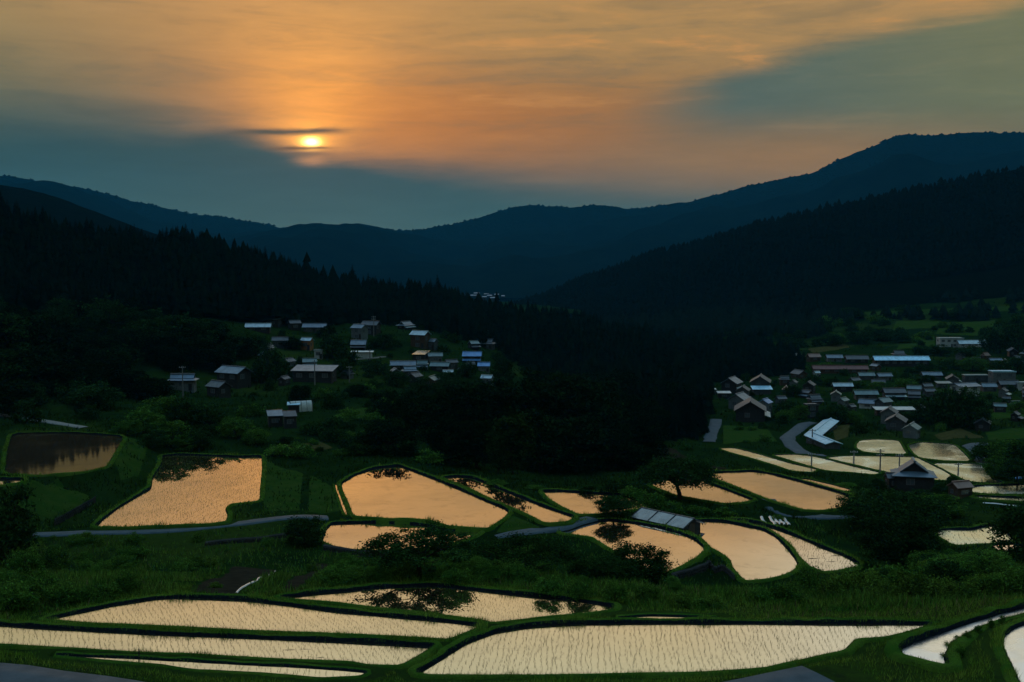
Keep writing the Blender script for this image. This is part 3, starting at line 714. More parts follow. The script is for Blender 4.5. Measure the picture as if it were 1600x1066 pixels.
def paddy(key):
    D, wm, sd, lab, _ = PAD[key]; P = POLY[key]; zw = ZC - D; c = P.mean(0); dist = c[1]
    near = dist < 90
    thin = key in ('M1b', 'F8', 'Pj', 'R3b')
    root = empty('rice_paddy', (c[0], c[1], zw)); tag(root, lab, 'rice paddy', 'flooded rice paddies')
    loc = lambda A: np.asarray(A) - np.array([c[0], c[1], zw])
    # water sheet reaches under the bund's foot
    Pn = P + outward(P) * .06
    link('water', mesh_np('water', [(x - c[0], y - c[1], 0) for x, y in Pn], [tuple(range(len(Pn)))], M[wm]), root)
    # bund swept round the outline
    Q = resample(P, .35 if near else .9); n = outward(Q)
    hb, wb = (.17, .42) if near else (.26, .55)
    if dist > 225: hb, wb = .13, .38
    if thin: hb, wb = .10, .20
    if key == 'F6': hb, wb = .28, .6
    if key in ('F5', 'F8'): hb, wb = .07, .25
    s = np.arange(len(Q)); j1 = fbm(Q[:, 0] * .9, Q[:, 1] * .9, 2, 8); j2 = fbm(Q[:, 0] * .35, Q[:, 1] * .35, 2, 12)
    prof = [(-.03, -.28, 0, 0), (.02, .0, .05, 0), (.07, hb * .85, .07, .22), (.16, hb, .07, .34), (.16 + wb * .5, hb + .05, .08, .42), (.16 + wb, hb - .02, .14, .34), (.30 + wb, -.15, .2, .2), (.50 + wb, -.9, .1, 0), (.6 + wb, -2.2, 0, 0)]
    V = []
    for o, z, jo, jz in prof:
        oo = o + j1 * jo; V.append(np.c_[Q + n * oo[:, None], zw + z + (j2 * .5 + j1 * .5) * jz * hb * 1.3])
    V = np.stack(V, 1); k = len(prof); m = len(Q); i = np.arange(m * k).reshape(m, k); i2 = np.roll(i, -1, 0)
    F = np.stack([i[:, :-1], i2[:, :-1], i2[:, 1:], i[:, 1:]], -1); mi = np.tile(np.array([1, 1, 1] + [0] * (k - 4)), (m, 1))
    link('bund', mesh_np('bund', loc(V.reshape(-1, 3)), F.reshape(-1, 4)[:, ::-1].copy(), [M['turf'], M['mud']], mi.ravel(), smooth=True), root)
    # ragged grass on the bund
    per = int((230 if near else 26) * (1 if not thin else .5)); ln = np.linalg.norm(np.roll(Q, -1, 0) - Q, axis=1)
    tot = int(ln.sum() * per * (wb + .3)); tot = min(tot, 26000 if near else 9000)
    pk = rng.choice(m, tot, p=ln / ln.sum()); f = rng.uniform(0, 1, tot); o = rng.beta(1.1, 1.3, tot) * (wb + .28) + .04
    qq = Q[pk] + (np.roll(Q, -1, 0)[pk] - Q[pk]) * f[:, None]
    nn = n[pk]; top = zw + hb * np.clip(o / .10, 0.3, 1) - np.clip(o - wb - .1, 0, 1) * .9 + j2[pk] * .1 * hb
    B = np.c_[qq + nn * o[:, None], top - .01]
    tuft = .75 + 1.3 * sstep(fbm(qq[:, 0] * .6, qq[:, 1] * .6, 2, 77), .35, .9)
    tag(link('bund_grass', blades(loc(B), ((.17 if near else .16 if dist > 225 else .30) if key not in ('F5', 'F8') else .07) * tuft, .022 if near else .09, .7, M['blade'], 'bund_grass'), root), kind='stuff')
    if sd:
        gr, gs, hh, ang = sd; a = math.radians(ang); ru = np.array([math.sin(a), math.cos(a)]); rv = np.array([ru[1], -ru[0]])
        R = np.abs(P - c).max() * 1.5; na, nb = int(R / gs), int(R / gr)
        I, J = np.meshgrid(np.arange(-na, na + 1), np.arange(-nb, nb + 1)); I = I.ravel(); J = J.ravel()
        wv = fbm(I * gs * .35, J * .6, 2, 5) * gr * .45 + fbm(I * gs * .08, J * .05, 2, 15) * gr * .9
        X = c[0] + ru[0] * (I * gs) + rv[0] * (J * gr + wv) + rng.normal(0, .035, len(I)); Y = c[1] + ru[1] * (I * gs) + rv[1] * (J * gr + wv) + rng.normal(0, .05, len(I))
        b = (X > P[:, 0].min()) & (X < P[:, 0].max()) & (Y > P[:, 1].min()) & (Y < P[:, 1].max()) & (np.abs(X / np.maximum(Y, 1)) < .56)
        X, Y = X[b], Y[b]; ins = (sdist(P, X, Y) < -.12) & (rng.uniform(0, 1, len(X)) > .16 + .5 * sstep(fbm(X * .25, Y * .25, 2, 33), .7, 1.3)); X, Y = X[ins], Y[ins]
        rep = 4 if near else 2
        T = np.repeat(np.c_[X, Y, np.full(len(X), zw)], rep, 0); T[:, :2] += rng.normal(0, .016 if near else .04, (len(T), 2))
        tag(link('rice_seedlings', blades(loc(T), hh * .85, 0.011 if near else .045, .55, M['seedling'], 'rice_seedlings'), root), kind='stuff')
for k in PAD: paddy(k)

# ------------------------------------------------------------------ trees
def leaf_quads(C, size, flat=.35):
    """diamond leaves at points C with random facing; returns V, F"""
    n = len(C); s = size * rng.uniform(.6, 1.35, n)
    nv = rng.normal(0, 1, (n, 3)); nv[:, 2] = np.abs(nv[:, 2]) + flat; nv /= np.linalg.norm(nv, axis=1, keepdims=True)
    t = np.cross(nv, rng.normal(0, 1, (n, 3))); t /= np.linalg.norm(t, axis=1, keepdims=True) + 1e-9; b = np.cross(nv, t)
    t *= s[:, None]; b *= s[:, None] * .55
    V = np.stack([C - t, C + b, C + t * 1.1, C - b], 1).reshape(-1, 3)
    return V, np.arange(4 * n).reshape(n, 4)

def tree_mesh(name, H, W, base, n_leaf, lsize, mat, seed, style='round', n_limb=7, trunk_r=.03, clump=.16, gap=.5):
    """H height, W crown width, base = height of the crown's lowest leaves. Grows limbs, then leaf clumps on twigs."""
    r = np.random.default_rng(seed); T = MB(); tips = []
    th = base + (H - base) * (.25 if style != 'spread' else .12)
    bend = r.normal(0, .05, 2) * H
    tr = [(0, 0, -.6), (bend[0] * .2, bend[1] * .2, th * .45), (bend[0] * .6, bend[1] * .6, th)]
    R0 = trunk_r * H
    T.tube(tr, [R0 * 1.35, R0, R0 * .75], 7)
    ctr = Vector((bend[0] * .6, bend[1] * .6, th))
    for k in range(n_limb):
        az = 2 * math.pi * (k + r.uniform(-.3, .3)) / n_limb
        rad = W / 2 * r.uniform(.62, .98)
        if style == 'spread': top = base + (H - base) * r.uniform(.35, .92) * (1 - .25 * (rad / (W / 2)) ** 2)
        elif style == 'tall': top = base + (H - base) * r.uniform(.3, 1.0); rad *= math.sqrt(max(.12, 1 - ((top - base) / (H - base) - .35) ** 2 * 1.8))
        else: top = base + (H - base) * r.uniform(.18, .95); rad *= math.sqrt(max(.1, 1 - ((top - base) / (H - base) - .4) ** 2 * 2.2))
        end = ctr + Vector((math.cos(az) * rad, math.sin(az) * rad, top - th))
        midp = ctr + (end - ctr) * .5 + Vector((r.normal(0, .03) * W, r.normal(0, .03) * W, (.06 if style == 'spread' else .03) * H * r.uniform(.2, 1.4)))
        T.tube([ctr, (ctr + midp) / 2 + Vector((0, 0, .015 * H)), midp, end], [R0 * .55, R0 * .42, R0 * .30, R0 * .08], 5)
        for q in range(4):
            f = r.uniform(.35, 1.0); a = ctr + (midp - ctr) * min(1, f * 2) if f < .5 else midp + (end - midp) * (f - .5) * 2
            dv = Vector((r.normal(0, 1), r.normal(0, 1), r.normal(.25, .5))).normalized() * W * r.uniform(.10, .22)
            e = a + dv; T.tube([a, a + dv * .5 + Vector((0, 0, .01 * H)), e], [R0 * .22, R0 * .14, R0 * .04], 4); tips.append(e); tips.append(a + dv * .6)
        tips.append(end)
    tips = np.array([tuple(t) for t in tips])
    # extra clump centres fill the crown shell
    m = int(len(tips) * 1.3); ph = r.uniform(0, 2 * np.pi, m); ct = r.uniform(-.35 if style == 'spread' else -.85, 1, m); rr = r.uniform(.72, 1.0, m)
    st = np.sqrt(1 - ct ** 2)
    if style == 'spread': E = np.c_[np.cos(ph) * st * W / 2 * rr, np.sin(ph) * st * W / 2 * rr, base + (H - base) * (.42 + .5 * ct * rr)]
    else: E = np.c_[np.cos(ph) * st * W / 2 * rr * .92, np.sin(ph) * st * W / 2 * rr * .92, base + (H - base) * (.45 + .52 * ct * rr)]
    E[:, :2] += bend * .5
    C = np.r_[tips, E]; keep = r.uniform(0, 1, len(C)) > gap * .35; C = C[keep]
    wgt = r.uniform(.3, 1.6, len(C)); wgt /= wgt.sum(); pk = r.choice(len(C), n_leaf, p=wgt)
    sg = clump * W * r.uniform(.45, 1.1, len(C))[pk]
    off = r.normal(0, .42, (n_leaf, 3)); off[:, 2] *= .62
    L = C[pk] + off * sg[:, None]
    L[:, 2] = np.maximum(L[:, 2], base * .6 - .05 * H)
    V, F = leaf_quads(L, lsize)
    return T.mesh(name + '_trunk', M['bark']), mesh_np(name + '_crown', V, F, M[mat])

def bush_mesh(name, H, W, n_leaf, lsize, mat, seed):
    r = np.random.default_rng(seed); m = 34
    ph = r.uniform(0, 2 * np.pi, m); ct = r.uniform(0, 1, m); st = np.sqrt(1 - ct ** 2); rr = r.uniform(.45, .95, m)
    C = np.c_[np.cos(ph) * st * W / 2 * rr, np.sin(ph) * st * W / 2 * rr, H * (.12 + .80 * ct * rr)]
    wgt = r.uniform(.4, 1.5, m); pk = r.choice(m, n_leaf, p=wgt / wgt.sum())
    L = C[pk] + r.normal(0, 1, (n_leaf, 3)) * np.array([W * .085, W * .085, H * .075]) * r.uniform(.5, 1.25, m)[pk][:, None]
    L[:, 2] = np.abs(L[:, 2]); V, F = leaf_quads(L, lsize)
    T = MB()
    for k in range(5):
        a = r.uniform(0, 6.28); q = r.uniform(.2, .36) * W
        T.tube([(0, 0, -.3), (math.cos(a) * q * .5, math.sin(a) * q * .5, H * .35), (math.cos(a) * q, math.sin(a) * q, H * .7)], [.02 * H, .014 * H, .005 * H], 4)
    return T.mesh(name + '_stem', M['bark']), mesh_np(name + '_foliage', V, F, M[mat])

def conifer_mesh(name, H, W, tiers, spokes, seed, mat='leaf_cedar'):
    r = np.random.default_rng(seed); T = MB(); T.tube([(0, 0, -1), (0, 0, H * .5), (0, 0, H * .97)], [.018 * H, .012 * H, .002 * H], 6)
    V = []; F = []
    for t in range(tiers):
        f = t / (tiers - 1); z = H * (.10 + .88 * f); R = W / 2 * ((1 - f) ** .75 * .95 + .05) * r.uniform(.8, 1.15); dr = H * .085 * (1.15 - f)
        for k in range(spokes):
            a = 2 * math.pi * (k + r.uniform(-.35, .35)) / spokes + t * 1.3; q = R * r.uniform(.65, 1.2); da = math.pi / spokes * r.uniform(.7, 1.3); b = len(V)
            ca, sa_ = math.cos(a), math.sin(a)
            V += [(0, 0, z + dr * .9), (math.cos(a - da) * q * .62, math.sin(a - da) * q * .62, z + dr * .05), (ca * q, sa_ * q, z - dr * r.uniform(.3, 1.0)), (math.cos(a + da) * q * .62, math.sin(a + da) * q * .62, z + dr * .05), (ca * q * .55, sa_ * q * .55, z + dr * .55)]
            F += [(b, b + 1, b + 4), (b + 1, b + 2, b + 4), (b + 2, b + 3, b + 4), (b + 3, b, b + 4)]
    return T.mesh(name + '_trunk', M['bark']), mesh_np(name + '_crown', np.array(V), np.array(F), M[mat])

VAR = {}   # kind -> list of (trunk mesh, crown mesh, nominal height, nominal width)
def reg(kind, meshes, H, W): VAR.setdefault(kind, []).append((meshes[0], meshes[1], H, W))
reg('cherry', tree_mesh('cherry', 5.6, 8.4, 1.4, 13000, .105, 'leaf_dark', 101, 'spread', 13, .035, .10, 1.2), 5.6, 8.4)
reg('cherry', tree_mesh('cherry', 5.6, 8.0, 1.3, 12000, .10, 'leaf_dark', 102, 'spread', 10, .035, .13, .8), 5.6, 8.0)
for sd in (111, 112, 113): reg('nearround', tree_mesh('tree', 6.5, 6.5, 1.2, 11000, .11, 'leaf', sd, 'round', 9, .03, .17, .3), 6.5, 6.5)
for sd in (115, 116): reg('neardark', tree_mesh('tree', 6.5, 6.5, .9, 15000, .12, 'leaf_dark', sd, 'round', 10, .03, .17, .25), 6.5, 6.5)
for sd in (126, 127, 128): reg('black', tree_mesh('tree', 9, 8.5, .4, 5600, .24, 'leaf_black', sd, 'round', 8, .028, .18, .25), 9, 8.5)
for sd in (121, 122, 123, 124): reg('round', tree_mesh('tree', 9, 8.5, .4, 5200, .24, 'leaf_dark', sd, 'round', 8, .028, .18, .25), 9, 8.5)
for sd in (131, 132): reg('green', tree_mesh('tree', 9, 8, .4, 5200, .22, 'leaf', sd, 'round', 8, .028, .18, .3), 9, 8)
for sd in (141, 142): reg('oak', tree_mesh('tree', 8.5, 12, 1.6, 9500, .19, 'leaf_dark', sd, 'spread', 13, .04, .14, .4), 8.5, 12)
for sd in (151, 152): reg('bamboo', tree_mesh('bamboo', 11, 6.5, 1.0, 4200, .26, 'weed_dark', sd, 'tall', 14, .012, .16, .5), 11, 6.5)
for sd in (161, 162, 163): reg('bush', bush_mesh('bush', 2.4, 3.2, 3600, .085, 'leaf', sd), 2.4, 3.2)
for sd in (164, 165): reg('lightbush', bush_mesh('bush', 2.2, 3.0, 3400, .085, 'leaf_light', sd), 2.2, 3.0)
for sd in (171, 172, 173): reg('shrub', bush_mesh('shrub', 3.6, 5.0, 1700, .20, 'leaf', sd), 3.6, 5.0)
for sd in (174, 175): reg('darkshrub', bush_mesh('shrub', 3.6, 5.0, 1700, .20, 'leaf_dark', sd), 3.6, 5.0)
for sd, w in ((181, 5.2), (182, 6.2), (183, 4.6)): reg('conifer', conifer_mesh('cedar', 16, w, 16, 9, sd), 16, w)
NAMES = {'cherry': ('cherry_tree', 'tree'), 'nearround': ('broadleaf_tree', 'tree'), 'round': ('broadleaf_tree', 'tree'), 'black': ('broadleaf_tree', 'tree'), 'neardark': ('broadleaf_tree', 'tree'), 'green': ('broadleaf_tree', 'tree'), 'oak': ('broadleaf_tree', 'tree'),
         'bamboo': ('bamboo_clump', 'bamboo'), 'bush': ('bush', 'bush'), 'lightbush': ('bush', 'bush'), 'shrub': ('shrub', 'shrub'), 'darkshrub': ('shrub', 'shrub'), 'conifer': ('cedar_tree', 'tree')}
AUTO = []
def plant(kind, loc, H, W, label, group=None, v=None, rz=None, small=False):
    vs = VAR[kind]; tm, cm, h0, w0 = vs[(random.randrange(len(vs)) if v is None else v) % len(vs)]
    nm, cat = NAMES[kind]; sc = (W / w0, W / w0, H / h0)
    root = empty(nm, loc, random.uniform(0, 6.28) if rz is None else rz, sc); tag(root, label, cat, group)
    if group and kind != 'conifer': AUTO.append((root, kind, loc, H, W))
    link('crown' if cat == 'tree' else 'foliage', cm, root); link('trunk' if cat == 'tree' else 'stem', tm, root)
    return root
def gp(px, py): return hit(px, py)
def plant_px(kind, px, top, bot, wpx, label, group=None, dist=None, v=None, rz=None, sink=0.0):
    """tree whose foot is at photo pixel (px, bot), crown top at row top and crown width wpx pixels"""
    g = gp(px, bot) if dist is None else None
    if g is None:
        a = at_depth(px, bot, dist); g = np.array([a[0], a[1], ground_z(a[0], a[1])[0]])
    zt = at_depth(px, top, g[1])[2]; H = max(.6, zt - g[2] + sink); W = wpx * g[1] / FPX
    return plant(kind, (g[0], g[1], g[2] - sink), H, W, label, group, v, rz)

# trees one can name
plant_px('cherry', 655, 824, 905, 186, 'spreading cherry tree mirrored in the paddy below it', dist=81, v=0, rz=.4)
plant_px('cherry', 825, 842, 905, 175, 'wide dark fruit tree right of the mirrored cherry, crooked limbs showing', dist=90, v=1, rz=2.0)
plant_px('neardark', 996, 848, 922, 108, 'leafy tree standing out against the teardrop paddy', dist=97, v=1)
plant_px('neardark', 935, 872, 925, 110, 'low dense tree filling the gap left of the leafy one', dist=92, v=2)
plant_px('neardark', 770, 868, 905, 90, 'dense tree squeezed between the cherry and the crooked fruit tree', dist=96, v=0)
plant_px('round', 478, 806, 846, 68, 'dark rounded thorn bush-like tree beside the half-moon paddy', dist=142, v=1)
plant_px('neardark', 958, 774, 814, 60, 'small round tree at the shed corner, mirrored in the teardrop paddy', dist=158, v=1)
plant_px('oak', 1063, 708, 782, 124, 'dark spreading tree in front of the half-hidden orange paddy', dist=180, v=0, rz=1.0)
plant_px('oak', 1385, 762, 832, 165, 'wide flat-topped tree overlapping the big salmon paddy', dist=163, v=1, rz=.3)
plant_px('neardark', 1405, 800, 905, 135, 'big dark tree with a deep rounded crown right of the crescent paddy', dist=135, v=2)
plant_px('green', 1455, 775, 840, 100, 'dark tree just below the brown shed', dist=190, v=3)
plant_px('round', 1600, 775, 880, 105, 'black tree cropped by the right edge of the picture', dist=125, v=0)
plant_px('nearround', 1545, 862, 905, 95, 'green tree in front of the cropped black tree', dist=104, v=1)
plant_px('nearround', 1490, 870, 915, 85, 'green tree left of the one below the cropped black tree', dist=100, v=2)
plant_px('round', 8, 752, 868, 110, 'dark tree at the left edge beside the curving lane', dist=128, v=1)
plant_px('bamboo', 802, 645, 742, 70, 'pale feathery bamboo standing in front of the black grove', dist=200, v=0)
plant_px('bamboo', 778, 672, 738, 40, 'slimmer pale bamboo at the left of the black grove', dist=198, v=1)
plant_px('green', 1322, 772, 812, 30, 'small tree at the corner of the big salmon paddy', dist=195, v=0)

# groves, hedges and bushes: photo pixel of the foot, top row, width
G1 = 'trees of the black grove behind the orange paddies'
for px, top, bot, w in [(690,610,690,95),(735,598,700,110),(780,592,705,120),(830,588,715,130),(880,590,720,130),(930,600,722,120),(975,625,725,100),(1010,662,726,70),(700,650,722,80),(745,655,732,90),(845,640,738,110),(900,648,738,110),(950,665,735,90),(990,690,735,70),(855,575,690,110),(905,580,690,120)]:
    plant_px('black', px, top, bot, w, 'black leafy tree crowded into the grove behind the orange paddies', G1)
G2 = 'trees of the left wooded bank'
for px, top, bot, w in [(-30,485,570,110),(30,487,575,105),(80,492,580,95),(120,520,590,90),(165,548,605,90),(60,540,610,110),(0,545,615,110),(110,570,620,90),(200,575,620,80),(240,590,626,66),(-60,560,640,110),(20,590,650,90),(150,600,640,80),(200,512,560,80),(250,516,560,70),(300,530,570,70),(340,540,580,60),(175,470,520,60),(230,485,520,60),(280,492,530,55),(330,500,540,60),(370,525,560,50)]:
    plant_px(random.choice(['round', 'black', 'black']), px, top, bot, w, 'broad dark tree on the wooded bank above the shaded paddy', G2)
G3 = 'shrubs below the left farmhouse'
for px, top, bot, w in [(250,618,668,64),(290,620,672,66),(330,628,676,66),(370,650,684,56),(400,668,694,44),(225,640,676,60),(270,655,698,60),(310,672,702,50),(200,656,680,46),(240,672,700,40),(290,684,705,40)]:
    plant_px(random.choice(['green', 'round']), px, top, bot, w, 'leafy shrub-like tree on the bank behind the notched planted paddy', G3)
G4 = 'shrubs among the upper village'
for px, top, bot, w in [(425,540,590,52),(408,556,600,46),(400,520,556,46),(455,526,545,40),(520,520,560,46),(540,536,575,40),(600,520,545,40),(620,580,604,44),(660,590,622,50),(700,592,622,50),(560,600,620,40),(600,606,630,40),(590,560,585,40),(512,508,528,30),(730,566,590,34),(700,580,604,40),(745,600,640,60),(470,600,640,40),(640,612,650,50),(535,560,590,36),(786,560,600,40),(440,560,590,40)]:
    plant_px(random.choice(['darkshrub', 'round', 'black']), px, top, bot, w, 'dark round tree between the houses of the hillside hamlet', G4)
G5 = 'shrubs on the slope above the orange paddies'
for px, top, bot, w in [(440,690,712,50),(490,655,680,46),(520,664,690,50),(470,690,716,44),(560,690,712,44),(600,680,704,46),(640,690,712,44),(670,700,724,44),(545,636,656,40),(650,640,668,44),(700,732,741,34),(775,748,757,34),(835,757,765,34),(920,756,768,36),(960,748,772,48),(990,756,780,46),(1020,764,790,50),(1050,782,800,46),(1090,788,804,44),(1130,792,806,40),(520,610,632,40),(585,640,660,36)]:
    plant_px(random.choice(['shrub', 'darkshrub']), px, top, bot, w, 'low shrub on the rough slope behind the orange paddies', G5)
G6 = 'bushes of the belt behind the front paddies'
for px, top, bot, w in [(20,905,955,70),(60,890,940,70),(95,905,945,60),(130,915,945,56),(165,905,938,50),(40,850,900,60),(85,848,890,50),(200,885,928,44),(520,885,915,50),(560,890,912,44),(600,894,912,40),(715,880,914,50),(860,896,930,54),(905,900,936,50),(960,905,940,50),(1010,908,938,46)]:
    plant_px('bush', px, top, bot, w, 'thick bush in the overgrown belt behind the front paddies', G6)
G7 = 'light green bushes at the right of the front paddies'
for px, top, bot, w in [(1066,925,948,50),(1110,928,948,46),(1230,908,940,60),(1265,878,930,46),(1295,900,935,60),(1330,880,932,66),(1365,885,930,56),(1390,905,936,50),(1425,885,935,70),(1465,895,935,66),(1500,905,938,64),(1530,890,930,60),(1570,885,928,66),(1610,880,925,66),(1440,870,915,56),(1185,915,940,44)]:
    plant_px(random.choice(['lightbush', 'bush']), px, top, bot, w, 'light green bush on the bank beyond the broad front paddy', G7)
G8 = 'trees of the right valley'
for px, top, bot, w in [(1465,604,664,56),(1490,598,668,60),(1515,606,668,56),(1445,622,660,44),(1535,640,672,36),(1225,622,650,40),(1250,632,656,30),(1310,632,660,44),(1330,640,662,36),(1290,640,664,30),(1225,640,660,30),(1420,642,660,36),(1540,690,722,50),(1570,686,728,60),(1600,690,736,60),(1560,712,748,50),(1590,716,756,60),(1300,590,604,30),(1340,594,606,28),(1415,590,606,34),(1450,586,600,30),(1520,628,646,30),(1560,622,640,30),(1590,626,646,30),(1370,596,612,26),(1270,584,600,30),(1480,560,578,40),(1520,556,580,44),(1560,560,584,40),(1590,556,584,40),(1440,566,584,30),(1240,600,620,30),(1290,566,580,26)]:
    plant_px(random.choice(['round', 'darkshrub', 'green']), px, top, bot, w, 'dark tree among the houses and plots of the valley village', G8)
G9 = 'garden trees by the hip-roofed farmhouse'
for px, top, bot, w in [(1372,748,766,30),(1352,752,770,30),(1487,742,758,18),(1470,756,774,26),(1440,764,786,40),(1380,772,792,40),(1410,768,790,40)]:
    plant_px('round', px, top, bot, w, 'dark garden tree close to the hip-roofed farmhouse', G9)
G10 = 'dark trees on the far right fields'
for px, top, bot, w in [(1562,500,552,40),(1590,490,556,50),(1620,485,560,56),(1545,520,550,30),(1300,520,540,40),(1340,516,538,44),(1380,512,532,40),(1410,520,536,30),(1250,516,530,24),(1470,538,556,40),(1510,540,560,40),(1440,540,556,30),(1330,480,500,40),(1420,476,492,40),(1500,482,498,40),(1280,500,516,40)]:
    plant_px('round', px, top, bot, w, 'black tree on the terraced fields under the right hill', G10)

# cedars: the 300 nearest and tallest singly, the rest as one wood
def bilin_surface(G, a, b):
    i = np.clip((a * (G.shape[0] - 1)).astype(int), 0, G.shape[0] - 2); j = np.clip((b * (G.shape[1] - 1)).astype(int), 0, G.shape[1] - 2)
    fa = (a * (G.shape[0] - 1) - i)[:, None]; fb = (b * (G.shape[1] - 1) - j)[:, None]
    return (G[i, j] * (1 - fb) + G[i, j + 1] * fb) * (1 - fa) + (G[i + 1, j] * (1 - fb) + G[i + 1, j + 1] * fb) * fa
def forest_points(G, n, seed, b0=0.0, b1=1.0, amax=1.0):
    r = np.random.default_rng(seed); a = r.uniform(0, amax, n); b = r.uniform(b0, b1, n)
    return bilin_surface(G, a, b), a, b
GLs = G_left[:34]
pts, aa, bb = forest_points(GLs, 4800, 5, .30, .998)
hh = (5.5 + 6.5 * rng.beta(1.4, 1.8, len(pts))) * np.where(rng.uniform(0, 1, len(pts)) > .95, 1.3, 1.0)
PXY = np.array([to_px(p) for p in pts])
hh = np.where((PXY[:, 0] < 260), hh * .8, hh)
inv = (PXY[:, 0] > -120) & (PXY[:, 0] < 1720)
# keep houses' clearing free
rows = []
front = np.argsort(aa)                                           # nearest first
score = np.where(inv, hh * 60 / pts[:, 1] + np.where(aa > .93, 2.2, 0) + np.where(aa < .10, 1.2, 0), -9)
order = np.argsort(-score)
G11 = 'cedars of the wooded ridge'
cnt = 0
for i in order[:285]:
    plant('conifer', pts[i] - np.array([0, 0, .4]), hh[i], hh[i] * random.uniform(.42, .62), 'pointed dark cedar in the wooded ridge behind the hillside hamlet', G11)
tallones = [(290,348,392),(337,367,405),(441,397,432),(655,436,478),(685,433,482),(715,446,488),(700,450,485),(640,444,476),(610,446,474),(560,436,462)]
ORD = ['first', 'second', 'third', 'fourth', 'fifth', 'sixth', 'seventh', 'eighth', 'ninth', 'tenth']
for ti, (px, top, bot) in enumerate(sorted(tallones)):
    x = np.argmin(np.abs(rx_l - px)); g = GLs[-1][x]; zt = at_depth(px, top, g[1])[2]; X = at_depth(px, top, g[1])[0]
    plant('conifer', (X, g[1], g[2] - .5), zt - g[2] + .5, 6.5, ORD[ti] + ' from the left of ten tall cedars rising above the wooded crest', 'tall cedars on the crest')
def wood_mesh(P, Hs, ratio, seed, mat, name, tiers=3, k=6):
    r = np.random.default_rng(seed); V = []; F = []
    for p, h in zip(P, Hs):
        w = h * r.uniform(*ratio); ph = r.uniform(0, 6.28)
        for t in range(tiers):
            z0 = p[2] + h * (.10 + .28 * t); z1 = p[2] + h * (1.0 if t == tiers - 1 else .55 + .25 * t); R = w / 2 * (1 - .28 * t); b = len(V)
            for q in range(k):
                a = ph + 6.283 * q / k + t; rr = R * r.uniform(.7, 1.2); V.append((p[0] + math.cos(a) * rr, p[1] + math.sin(a) * rr, z0 - h * .04 * r.uniform(0, 1.6)))
            V.append((p[0] + r.normal(0, .02) * h, p[1], z1)); F += [(b + q, b + (q + 1) % k, b + k) for q in range(k)]
    return mesh_np(name, np.array(V), np.array(F), M[mat])
rest = order[285:]; rest = rest[(PXY[rest, 0] > -400) & (PXY[rest, 0] < 1800)]
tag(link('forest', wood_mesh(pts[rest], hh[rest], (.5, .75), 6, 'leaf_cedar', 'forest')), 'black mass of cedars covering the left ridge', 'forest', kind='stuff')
M['leaf_far'] = mat_leaf('leaf_far_wood', (.003, .007, .005), (.005, .010, .006), .1, .25)
pr, ar, br = forest_points(G_right[:40], 8500, 8, 0.0, .80)
# open fields on the lower right slope stay bare
pxr = np.array([to_px(p) for p in pr]); bare = (pxr[:, 0] > 1290) & (ar < .16)
pr = pr[~bare]
tag(link('forest', wood_mesh(pr, rng.uniform(5, 10, len(pr)), (.8, 1.2), 9, 'leaf_far', 'forest', 2, 5)), 'dark woods covering the right hill', 'forest', kind='stuff')
rr_ = np.random.default_rng(44); n_ = 2600; y_ = rr_.uniform(640, 1010, n_); x_ = np.interp(rr_.uniform(0, 1, n_), [0, .62, 1], [.08, .30, .56]) * y_
zz_ = ground_z(x_, y_); q_ = np.array([to_px((a, b, c)) for a, b, c in zip(x_, y_, zz_)])
k_ = (q_[:, 1] < 528 - 26 * sstep(q_[:, 0], 1290, 1340)) & ((q_[:, 0] < 1290) | (fbm(x_ / 60, y_ / 60, 2, 19) > .05))
pk_ = np.c_[x_, y_, zz_][k_]
tag(link('forest', wood_mesh(pk_, rr_.uniform(5, 11, len(pk_)), (.7, 1.1), 29, 'leaf_far', 'forest', 2, 6)), 'dark woods along the foot of the right hill', 'forest', kind='stuff')
pf, af, bf = forest_points(G_far[38:46], 3600, 10, .20, .78)
tag(link('forest', wood_mesh(pf, rng.uniform(5, 10, len(pf)), (1.8, 3.0), 12, 'leaf_far', 'forest', 1, 5)), 'distant woods along the crest of the blue mountain', 'forest', kind='stuff')


# ------------------------------------------------------------------ buildings
_WIN = {}
def win_meshes():
    if not _WIN:
        f = MB(); t = .07
        f.box(-.5, .5, -.05, .05, 0, t); f.box(-.5, .5, -.05, .05, 1 - t, 1); f.box(-.5, -.5 + t, -.045, .045, t, 1 - t); f.box(.5 - t, .5, -.045, .045, t, 1 - t); f.box(-.03, .03, -.04, .04, t, 1 - t)
        p = MB(); p.box(-.5 + t, .5 - t, -.015, .015, t, 1 - t)
        _WIN['f'] = f.mesh('window', M['frame']); _WIN['p'] = p.mesh('pane', M['glass'])
        d = MB(); d.box(-.5, .5, -.04, .04, 0, 1); _WIN['d'] = d.mesh('door', M['wall_dark'])
        k = MB(); k.box(.36, .40, -.09, -.04, .45, .52); _WIN['k'] = k.mesh('handle', M['frame'])
    return _WIN
def put_win(root, x, y, z, w, h, rz):
    W = win_meshes(); o = link('window', W['f'], root, (x, y, z), rz, (w, 1, h)); link('pane', W['p'], o)
